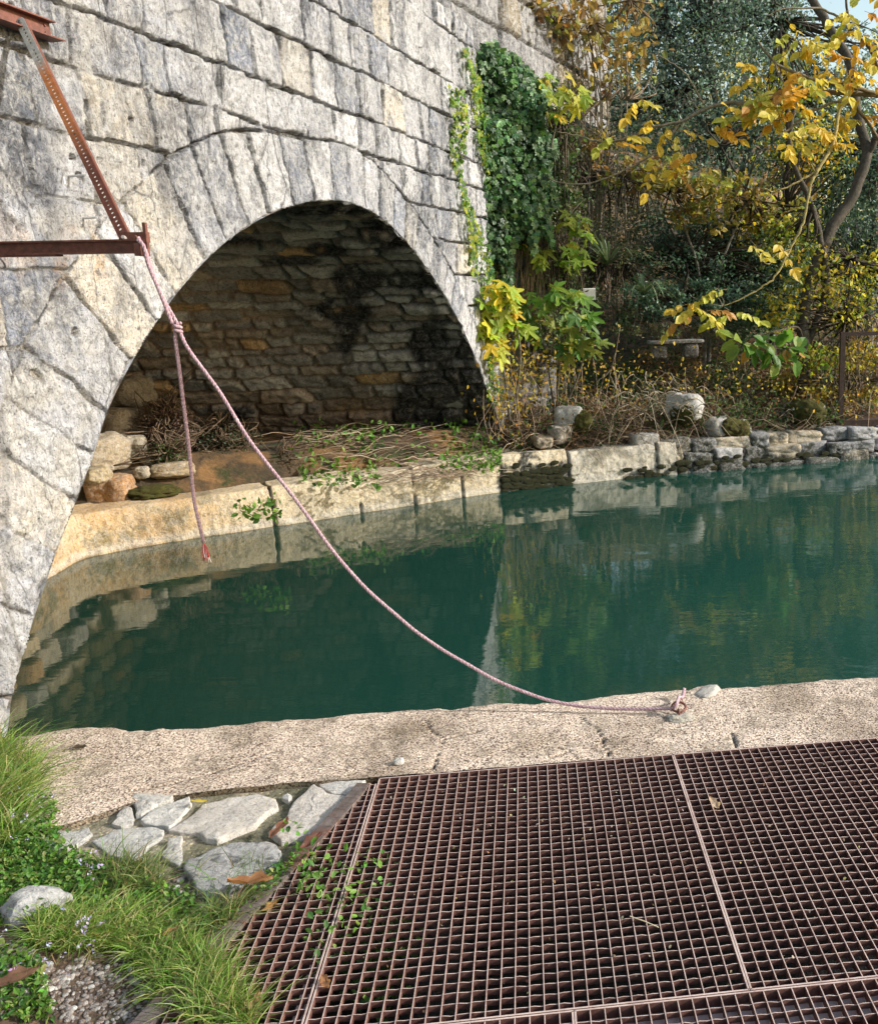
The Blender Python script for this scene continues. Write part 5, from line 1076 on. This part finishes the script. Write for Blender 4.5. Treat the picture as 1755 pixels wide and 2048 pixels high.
P = np.concatenate([atY(1010, 780, 9.75) + rs.randn(420, 3) * [.14, .2, .42], atY(1060, 740, 10.1) + rs.randn(420, 3) * [.3, .2, .22], atY(1200, 740, 10.5) + rs.randn(200, 3) * [.5, .25, .2], atY(1420, 760, 10.7) + rs.randn(110, 3) * [.6, .25, .15], atY(1630, 800, 10.9) + rs.randn(160, 3) * [.45, .2, .2]])
cr = empty('creeper', atY(1010, 860, 9.9), 'yellow-leaved creeper trailing down the bank beside the arch foot', 'creeper')
leaves('leaves', P, rs.uniform(.028, .055, len(P)), OV, pick([(.60, .44, .06), (.68, .52, .10), (.45, .42, .07), (.55, .30, .05)], len(P), rs), M_leaf, cr, rs=rs, droop=.8)
mb = MB()
for i in range(90):
    q_ = P[rs.randint(len(P))]; g = np.array([q_[0] + rs.randn() * .15, q_[1] + .1, bank_z(q_[0], q_[1] + .1)]); limb(mb, [g, (g + q_) / 2 + rs.randn(3) * .06, q_], .004, .002, (.5, .38, .28), 4, 4)
child(mb.build('stems', M_twig, smooth=True), cr)
# overhanging bare twigs in front of the mossy boulders
tangle('bare_twigs', 'bare grey twigs arching over the boulders at the waterline', np.array([atY(x, y, 10.0) for x, y in zip(rs.uniform(1230, 1400, 70), rs.uniform(770, 850, 70))]), .7, 7, .005, [(.45, .38, .27), (.30, .25, .18)], 8, 1.2, sag=.9)

# ledge under the arch: soil, weeds, trailing roots
led = lambda x0, x1, y0, y1, n: np.array([onz(x, y, .47) for x, y in zip(rs.uniform(x0, x1, n), rs.uniform(y0, y1, n))])
def on_ledge(P): P = P.copy(); P[:, 2] = bank_z(P[:, 0], P[:, 1]) + .0; return P
tangle('dry_roots', 'pale dry roots trailing along the ledge over the kerb blocks', on_ledge(np.concatenate([led(600, 960, 893, 915, 190), led(640, 900, 905, 930, 90)])), .6, 7, .0045, [(.34, .25, .17), (.24, .16, .11), (.45, .36, .26)], 11, 1.3, sag=.18, along=(.85, .53, 0))
P = on_ledge(np.concatenate([led(590, 760, 890, 945, 420), led(880, 1000, 880, 915, 380), led(700, 880, 885, 915, 120), led(470, 560, 985, 1010, 90)])); P[:, 2] += np.abs(rs.randn(len(P))) * .06 + .02
o = leaves('ledge_weeds', P, rs.uniform(.035, .07, len(P)), OV, pick([(.12, .26, .04), (.20, .36, .06), (.08, .18, .04)], len(P), rs), M_leaf, rs=rs); tag(o, 'fresh green weeds along the ledge under the arch', 'weeds', None, 'stuff')
for x, y, Yc, rx, rz, n, cols, lab in [(330, 860, 8.6, .26, .30, 2600, [(.16, .10, .09), (.22, .14, .12), (.11, .08, .06)], 'brown dried heather-like bush at the left inside the arch'), (440, 890, 8.9, .40, .22, 3200, [(.035, .06, .03), (.05, .085, .035), (.06, .06, .03)], 'dark green low bush against the back wall behind the hanging rope'), (560, 925, 8.8, .30, .10, 1200, [(.14, .11, .06), (.10, .10, .04), (.2, .15, .09)], 'thin brownish bush on the ledge between the two ropes'), (330, 905, 8.2, .16, .12, 700, [(.10, .15, .05), (.07, .11, .04)], 'small green bush in front of the brown dried one')]:
    tree('ledge_bush', atY(x, y + 40, Yc), lab, 'bush', [(x, y, Yc, rx, rz)], n, .028, SM, cols, M_dark, [([(x, y + 45, Yc), (x + 4, y, Yc), (x, y - 40, Yc)], .008, .003)], 'bushes on the ledge under the arch', seed=x, clump=12, sub=.35, tw=(.9, .7, .55), twigs=4, part='leaves')
def boulder(x, y, Y, size, label, col, seed, mossy=None, group=None, ax=None, bx=3.5, amp=.16, mat=None):
    col = np.asarray(col) * (.72 if mat is None else .85)
    t = empty('boulder', atY(x, y, Y) - [0, 0, size[2]], label, 'boulder', group); c = atY(x, y, Y); ax = yaw(seed * .9, .12) if ax is None else ax
    V, Fc = blob(c, size, ax, bx, amp, seed, 14); Cc = np.tile(np.asarray(col, float), (len(V), 1)) * (1 + .15 * fbm(V[:, 0] * 8, V[:, 1] * 8, V[:, 2] * 8, 3, seed))[:, None]
    child(mesh('rock', V, Fc, mat or M_rock, None, Cc), t)
    if mossy:
        dx, dz, f = mossy; V, Fc = blob(c + [dx, -size[1] * .45, dz], np.asarray(size) * f, ax, 2.3, .22, seed + 5, 14, 3.5); child(mesh('moss', V, Fc, M_moss, None, np.ones((len(V), 3))), t)
    return t
GB = 'boulders heaped on top of the waterline stones'
boulder(1367, 815, 10.25, (.20, .16, .16), 'white-topped boulder with a big moss cushion, tallest on the bank', (.62, .61, .57), 3, (-.01, -.04, (.85, .7, .8)), GB)
boulder(1440, 855, 10.35, (.17, .14, .12), 'pale boulder carrying olive moss, next right of the tallest one', (.55, .53, .49), 4, (.10, .01, (.8, .8, .9)), GB)
boulder(1475, 862, 10.42, (.16, .14, .12), 'boulder fully wrapped in olive green moss', (.4, .4, .35), 5, (0, .02, (1.02, .9, 1.0)), GB)
boulder(1605, 828, 10.8, (.24, .18, .15), 'rounded boulder under rusty brown and green moss near the gate', (.35, .33, .3), 6, (0, .02, (1.03, .9, 1.02)), GB)
boulder(1136, 838, 9.95, (.15, .12, .13), 'angular white boulder with moss on its right side by the creeper', (.62, .60, .55), 7, (.14, -.03, (.8, .7, .9)), GB, bx=6)
boulder(1118, 868, 9.8, (.12, .10, .09), 'cream boulder at the top of the dark moss patch', (.55, .48, .38), 8, None, GB, bx=6)
boulder(1083, 882, 9.7, (.17, .10, .06), 'low ochre boulder behind the last kerb block', (.52, .42, .28), 9, None, GB, bx=5)
boulder(1284, 886, 10.05, (.155, .14, .115), 'squared pale block standing alone above the water', (.58, .55, .48), 10, None, GB, bx=9, ax=yaw(.35), amp=.08)
# rubble at the left inside the arch
GR = 'broken rocks heaped at the left end of the ledge'
boulder(222, 985, 7.75, (.17, .13, .14), 'orange brown block on the ledge nearest the arch leg', (.50, .28, .12), 14, None, GR, bx=6, mat=M_kerb)
boulder(205, 905, 8.0, (.20, .16, .16), 'cream rock under the large crack at the left end', (.52, .42, .28), 15, None, GR, bx=5, mat=M_kerb)
boulder(270, 895, 8.3, (.10, .09, .11), 'small pointed cream rock below the brown bush', (.55, .46, .32), 16, None, GR, bx=4, mat=M_kerb)
boulder(235, 850, 8.6, (.22, .18, .16), 'tan rock wedged into the far left corner of the tunnel', (.42, .34, .24), 17, None, GR, bx=5, mat=M_kerb)
boulder(255, 785, 8.9, (.22, .18, .14), 'large tan rock high in the left corner of the tunnel', (.34, .28, .20), 19, None, GR, bx=5, mat=M_kerb)
boulder(195, 950, 7.7, (.12, .10, .07), 'yellowish rock between the orange block and the cream one', (.60, .48, .28), 20, None, GR, bx=4, mat=M_kerb)
boulder(283, 945, 7.9, (.06, .05, .05), 'fist-sized pale stone behind the moss cushion', (.55, .47, .34), 21, None, GR, bx=4, mat=M_kerb)
boulder(300, 915, 8.2, (.08, .06, .06), 'small buff stone at the foot of the green bush', (.55, .46, .32), 22, None, GR, bx=4, mat=M_kerb)
boulder(345, 940, 8.1, (.18, .13, .07), 'low tan rock half buried in front of the bushes', (.50, .38, .22), 18, None, GR, bx=4, mat=M_kerb)
V, Fc = blob(atY(305, 985, 7.8), (.20, .14, .06), yaw(.4), 2.3, .3, 4, 12, 3); o = mesh('moss_cushion', V, Fc, M_moss); tag(o, 'olive moss cushion on the ledge beside the orange block', 'moss')

# white stone, ruined bench on the bank
P_ = atY(1176, 588, 10.95); b = MB(); b.box(P_, .085, .02, .065, yaw(.1, .15), (.75, .74, .70)); tag(b.build('white_plaque', plain_mat('white_stone', (.55, .54, .5), (.75, .74, .7), 14)), 'small white rectangular stone plaque among the bushes', 'plaque')
bench = empty('stone_bench', atY(1345, 705, 11.2), 'ruined grey stone bench half hidden in the bank shrubs', 'bench')
c = atY(1350, 683, 11.2); V, Fc = blob(c, (.34, .12, .022), yaw(.12), 8, .05, 2, 10); child(mesh('seat', V, Fc, M_rock, None, np.tile([.17, .155, .13], (len(V), 1))), bench)
for dx in (-.2, .18):
    V, Fc = blob(c + [dx, .02, -.11], (.09, .1, .09), yaw(.1), 7, .08, 3 + int(dx * 10), 8); child(mesh('leg', V, Fc, M_rock, None, np.tile([.10, .09, .075], (len(V), 1))), bench)

# metal gate and walkway at the right edge
gt = empty('metal_walkway', atY(1685, 860, 10.75), 'rusty brown metal footbridge with railing post at the right edge', 'footbridge')
p0, p1 = atY(1684, 664, 10.75), atY(1680, 858, 10.75); b = MB(); b.box((p0 + p1) / 2, .028, .028, np.linalg.norm(p0 - p1) / 2); M_post = plain_mat('dark_brown_paint', (.045, .028, .022), (.08, .05, .04), 30, .6); child(b.build('post', M_post, usecol=False), gt)
b = MB(); b.box(p0 + [1.5, .1, -.03], 1.5, .02, .022); child(b.build('handrail', M_post, usecol=False), gt)
b = MB(); b.box(p1 + [1.5, .0, .05], 1.56, .03, .055); b.box(p1 + [1.5, .4, .08], 1.56, .4, .02); child(b.build('deck', M_post, usecol=False), gt)

# distant wood closing the view
rs = np.random.RandomState(51); P, ids = [], []
for i in range(420):
    x = rs.uniform(-2, 26); y = rs.uniform(17, 34); k = 70; zc = bank_z(x, y); top_ = np.interp(x, [-2, 3, 5.0, 9, 26], [5.5, 5.0, 2.6, 2.6, 5.0]) * rs.uniform(.1, 1)
    P.append(np.array([x, y, zc + top_]) + rs.randn(k, 3) * [.55, .55, .38]); ids.append(np.full(k, i))
P, ids = np.concatenate(P), np.concatenate(ids); C = pick(DG + BG + YG[:2] + YE[3:], 420, rs, .3)[ids]
o = leaves('distant_wood', P, rs.uniform(.12, .22, len(P)), SM, C, M_dark, rs=rs); tag(o, 'mixed wood on the slope far behind the bank', 'wood', None, 'stuff')

# ------------------------------------------------------------------ near vegetation and litter
rs = np.random.RandomState(61)
def groundpts(poly, n, zg=.40):
    q_ = fill_poly(poly, n, rs); P = np.array([onz(x, y, zg) for x, y in q_])
    for _ in range(2):
        z_ = ground_z(P[:, 0], P[:, 1]); P = np.array([onz(x, y, z) for (x, y), z in zip(q_, z_)])
    P[:, 2] = ground_z(P[:, 0], P[:, 1]); return P
def grass(name, lab, P, L_, wid, cols, lean=(0, 0), mat=M_grass, bend=.8, spread=.35):
    n = len(P); t = np.array([0, .3, .6, .85, 1.]); l = L_ * rs.uniform(.45, 1.15, n); d = unit(np.stack([rs.randn(n) * spread + lean[0], rs.randn(n) * spread + lean[1], np.ones(n)], 1))
    h = d * [1, 1, 0] + rs.randn(n, 3) * [.25, .25, 0]; C3 = P[:, None] + d[:, None] * (l[:, None] * t)[..., None] + (h[:, None] * (l[:, None] * t ** 2 * bend)[..., None]) - np.array([0, 0, 1.]) * (l[:, None] * t ** 2.5 * bend * .45)[..., None]
    sv = unit(np.cross(d, rs.randn(n, 3))); w_ = wid * (1 - t ** 1.8 * .93)[None] * rs.uniform(.6, 1.3, n)[:, None]
    V = np.stack([C3 - sv[:, None] * w_[..., None], C3 + sv[:, None] * w_[..., None]], 2).reshape(n, 10, 3)
    Fc = np.array([(2 * k, 2 * k + 1, 2 * k + 3, 2 * k + 2) for k in range(4)]); Fa = (Fc[None] + (np.arange(n) * 10)[:, None, None]).reshape(-1, 4)
    C = pick(cols, n, rs, .25); C = (C[:, None] * np.linspace(.8, 1.12, 5)[None, :, None]); C = np.repeat(C, 2, axis=1).reshape(-1, 3)
    o = mesh(name, V.reshape(-1, 3), Fa, mat, None, C); return tag(o, lab, 'grass', None, 'stuff')
GR_ = [(.17, .31, .05), (.25, .41, .07), (.12, .22, .04), (.34, .45, .12), (.48, .42, .20)]
Pg = np.concatenate([groundpts([(170, 1850), (260, 1830), (330, 1870), (420, 1930), (500, 2048), (340, 2048), (300, 1960), (230, 1900), (120, 1900)], 4200), groundpts([(395, 1925), (440, 1930), (505, 2060), (395, 2060)], 900), groundpts([(60, 1850), (170, 1840), (250, 1890), (120, 1910), (60, 1900)], 900)])
grass('grass', 'bright green grass band along the lower left corner', Pg, .105, .0016, GR_, (.10, -.05))
q_ = fill_poly([(385, 1925), (430, 1935), (470, 1985), (515, 2070), (380, 2070)], 1100, rs); grass('grass', 'grass tuft flopping over the lower end of the slanting frame', np.array([onz(x, y, .385) for x, y in q_]), .115, .0015, GR_, (.05, .05))
Pg = groundpts([(-60, 1500), (40, 1510), (75, 1560), (60, 1620), (-60, 1660)], 1500, .42); Pg2 = groundpts([(-60, 1620), (60, 1620), (40, 1700), (-60, 1720)], 500, .42)
grass('grass', 'long grass tuft at the foot of the bridge', np.concatenate([Pg, Pg2]), .20, .0020, GR_, (.12, .0))
grass('grass', 'thin olive grass between the flat stones', np.concatenate([groundpts([(190, 1730), (290, 1735), (330, 1790), (240, 1800)], 420), groundpts([(370, 1760), (420, 1840), (560, 1760), (500, 1730)], 60), groundpts([(400, 1850), (520, 1790), (560, 1740), (450, 1880)], 260)]), .13, .0016, [(.12, .22, .05), (.2, .26, .08), (.30, .30, .12)], (.15, 0))
grass('straw', 'dry straw blades among the weeds', groundpts([(150, 1780), (330, 1790), (440, 1850), (440, 1920), (300, 1860)], 260), .10, .0012, [(.45, .38, .22), (.32, .24, .12)], (.1, 0), bend=1.2, spread=.9)
P = np.concatenate([groundpts([(0, 1700), (120, 1690), (260, 1760), (380, 1800), (440, 1860), (380, 1900), (240, 1860), (0, 1850)], 5200), groundpts([(0, 1560), (110, 1600), (130, 1700), (0, 1720)], 1500), groundpts([(0, 1900), (90, 1930), (110, 2048), (0, 2048)], 600), groundpts([(440, 1880), (560, 1745), (600, 1740), (520, 1830)], 800)]); P[:, 2] += np.abs(rs.randn(len(P))) * .016 + .006
o = leaves('clover', P, rs.uniform(.010, .020, len(P)), OV, pick([(.10, .24, .04), (.16, .33, .05), (.07, .17, .04), (.26, .36, .10)], len(P), rs), M_leaf, rs=rs, nrm=np.array([0, 0, 1.]), spread=.7); tag(o, 'low clover-like weeds around the rocks', 'weeds', None, 'stuff')
P = np.concatenate([groundpts([(600, 1800), (800, 1790), (860, 1900), (840, 2048), (640, 2048)], 900, .25), groundpts([(520, 1800), (650, 1760), (640, 1850), (540, 1900)], 300, .3)]); P = P[P[:, 2] > .1]; b_ = fbm(P[:, 0] * 9, P[:, 1] * 9, 0, 3, 4); P = P[b_ > -.08]; P[:, 2] += rs.uniform(.02, .17, len(P)); P = np.concatenate([P] + [np.array([onz(x, y, z) for x, y, z in zip(cx + rs.randn(n) * sx_, cy + rs.randn(n) * 20, rs.uniform(.26, .39, n))]) for cx, cy, sx_, n in [(790, 1862, 14, 90), (765, 1915, 20, 110), (738, 1985, 20, 90), (640, 1925, 16, 50), (838, 1878, 10, 30), (720, 1855, 16, 50), (765, 2005, 12, 40)]])
o = leaves('pit_weeds', P, rs.uniform(.014, .028, len(P)), OV, pick([(.16, .34, .06), (.26, .44, .10), (.10, .22, .05)], len(P), rs), M_leaf, rs=rs, nrm=np.array([0, 0, 1.]), spread=.7); tag(o, 'small green weeds growing up through the grating', 'weeds', None, 'stuff')
# gravel
mb = MB()
for poly, n, sz in (([(150, 1920), (250, 1900), (330, 1990), (350, 2048), (130, 2048), (60, 1980)], 620, .0048), ([(370, 1850), (440, 1840), (440, 1900), (400, 1930)], 160, .012), ([(0, 1880), (60, 1900), (150, 1960), (0, 2040)], 160, .008), ([(300, 1740), (420, 1740), (380, 1830), (300, 1800)], 80, .008)):
    for p in groundpts(poly, n):
        s_ = sz * rs.uniform(.5, 1.6); V, Fc = blob(p + [0, 0, s_ * .2], (s_, s_ * rs.uniform(.6, 1), s_ * .5), yaw(rs.rand() * 6), 3, .2, rs.randint(99), 3); mb.add(V, Fc.tolist(), np.array([(.62, .58, .52), (.45, .38, .32), (.25, .18, .14), (.72, .70, .66)])[rs.choice(4, p=[.08, .22, .65, .05])] * rs.uniform(.35, .9))
tag(mb.build('gravel', M_pave, smooth=True), 'mixed white and brown gravel on the soil', 'gravel', None, 'stuff')
# lilac flowers
P = np.concatenate([groundpts([(0, 1620), (140, 1590), (140, 1690), (0, 1760)], 14), groundpts([(130, 1860), (230, 1900), (180, 1960)], 14), groundpts([(0, 1880), (80, 1900), (160, 1980), (60, 2048)], 8), groundpts([(150, 1760), (230, 1760), (200, 1800)], 8)]); P = np.repeat(P, 5, 0) + rs.randn(len(P) * 5, 3) * .004; P[:, 2] += rs.uniform(.05, .09, len(P) // 5).repeat(5)
o = leaves('lilac_flowers', P, rs.uniform(.006, .010, len(P)), OV, pick([(.55, .50, .80), (.65, .62, .85)], len(P), rs, .1), M_leaf, rs=rs); tag(o, 'tiny lilac flowers scattered over the weeds', 'flowers', None, 'stuff')
# dead leaves, each a thing
def dead_leaf(x, y, z, s, lab, col, seed, ang, curl=.5, tm=None):
    rs = np.random.RandomState(seed); n = 9; t = np.linspace(-1, 1, n); A, B = np.meshgrid(t, t, indexing='ij'); B_ = B
    wd = (1 - np.abs(A) ** 1.8) * (.42 + .14 * np.sin(A * 7 + seed)) + .02; X = A; Y = B * wd
    Zc = curl * (Y ** 2) * 1.2 + curl * .22 * A ** 2 + .10 * vnoise(A * 2 + seed, B * 2, 0, seed) + .05 * vnoise(A * 6 + seed, B * 6, 0, seed)
    V = np.stack([X, Y, Zc], -1).reshape(-1, 3) * s; V = V @ yaw(ang, rs.uniform(-.3, .3), rs.uniform(-.2, .2)); V += onz(x, y, z); V[:, 2] += z + .002 - V[:, 2].min()
    C = np.tile(np.asarray(col, float), (len(V), 1)) * (1 + .3 * vnoise(V[:, 0] * 60, V[:, 1] * 60, 0, 3))[:, None]
    stem = MB(); 
    o = mesh('fallen_leaf', V, grid_faces(n, n), M_leaf, None, C); return tag(o, lab, 'leaf', 'fallen leaves around the grating')
for i, a in enumerate([(398, 1606, .405, .024, 'yellow fallen leaf between two flat stones', (.65, .52, .08), .3, .3), (560, 1662, .42, .045, 'brown curled leaf on the large cream flat stone', (.28, .13, .08), 1.2, .7), (622, 1690, .41, .040, 'dark red-brown leaf tucked against the steel kerb', (.24, .10, .07), .9, .7),
                       (500, 1770, .435, .058, 'long strip of brown bark lying on the dark cracked stone', (.38, .18, .08), .4, 1.0), (540, 1815, .405, .026, 'orange leaf on the upper edge of the narrow grating', (.62, .34, .12), .8, .4), (650, 1968, .408, .026, 'tan leaf stuck on the seam between narrow and middle grating', (.52, .26, .12), 2.2, .6),
                       (510, 2015, .41, .034, 'two-lobed tan leaf among grass at the bottom of the frame', (.56, .36, .16), 1.6, .5), (1428, 1612, .41, .030, 'dry cream leaf on the right grating beyond the seam', (.70, .54, .38), 1.9, .9), (342, 1865, .42, .022, 'small orange-brown leaf in the straw', (.45, .22, .10), 1, .5), (160, 1497, .405, .026, 'dark twig-like leaf on the slab near the bridge foot', (.08, .06, .04), .2, .5), (30, 1960, .47, .05, 'dark brown leaf at the left border in the gravel', (.20, .11, .07), .7, .6)]):
    dead_leaf(*a[:4], a[4], a[5], i * 3 + 2, a[6], a[7])
p0, p1 = onz(1259, 1833, .412), onz(1316, 1855, .409); b = MB(); b.tube([p0, (p0 + p1) / 2 + [0, 0, .002], p1], .0014, 5, (.75, .65, .42)); tag(b.build('twig', M_twig), 'short straw-coloured twig on the middle grating', 'twig')

rs = np.random.RandomState(77); P = np.array([gp(rs.uniform(.02, 1.7), rs.uniform(.03, b_lip), .407) for _ in range(260)]); P[:, 2] += rs.uniform(-.012, .002, len(P))
o = leaves('leaf_litter', P, rs.uniform(.004, .012, len(P)), OV, pick([(.62, .58, .50), (.35, .22, .12), (.20, .12, .07), (.50, .40, .22)], len(P), rs), M_leaf, rs=rs); tag(o, 'small crumbs of dead leaf and lichen caught on the grating', 'litter', None, 'stuff')
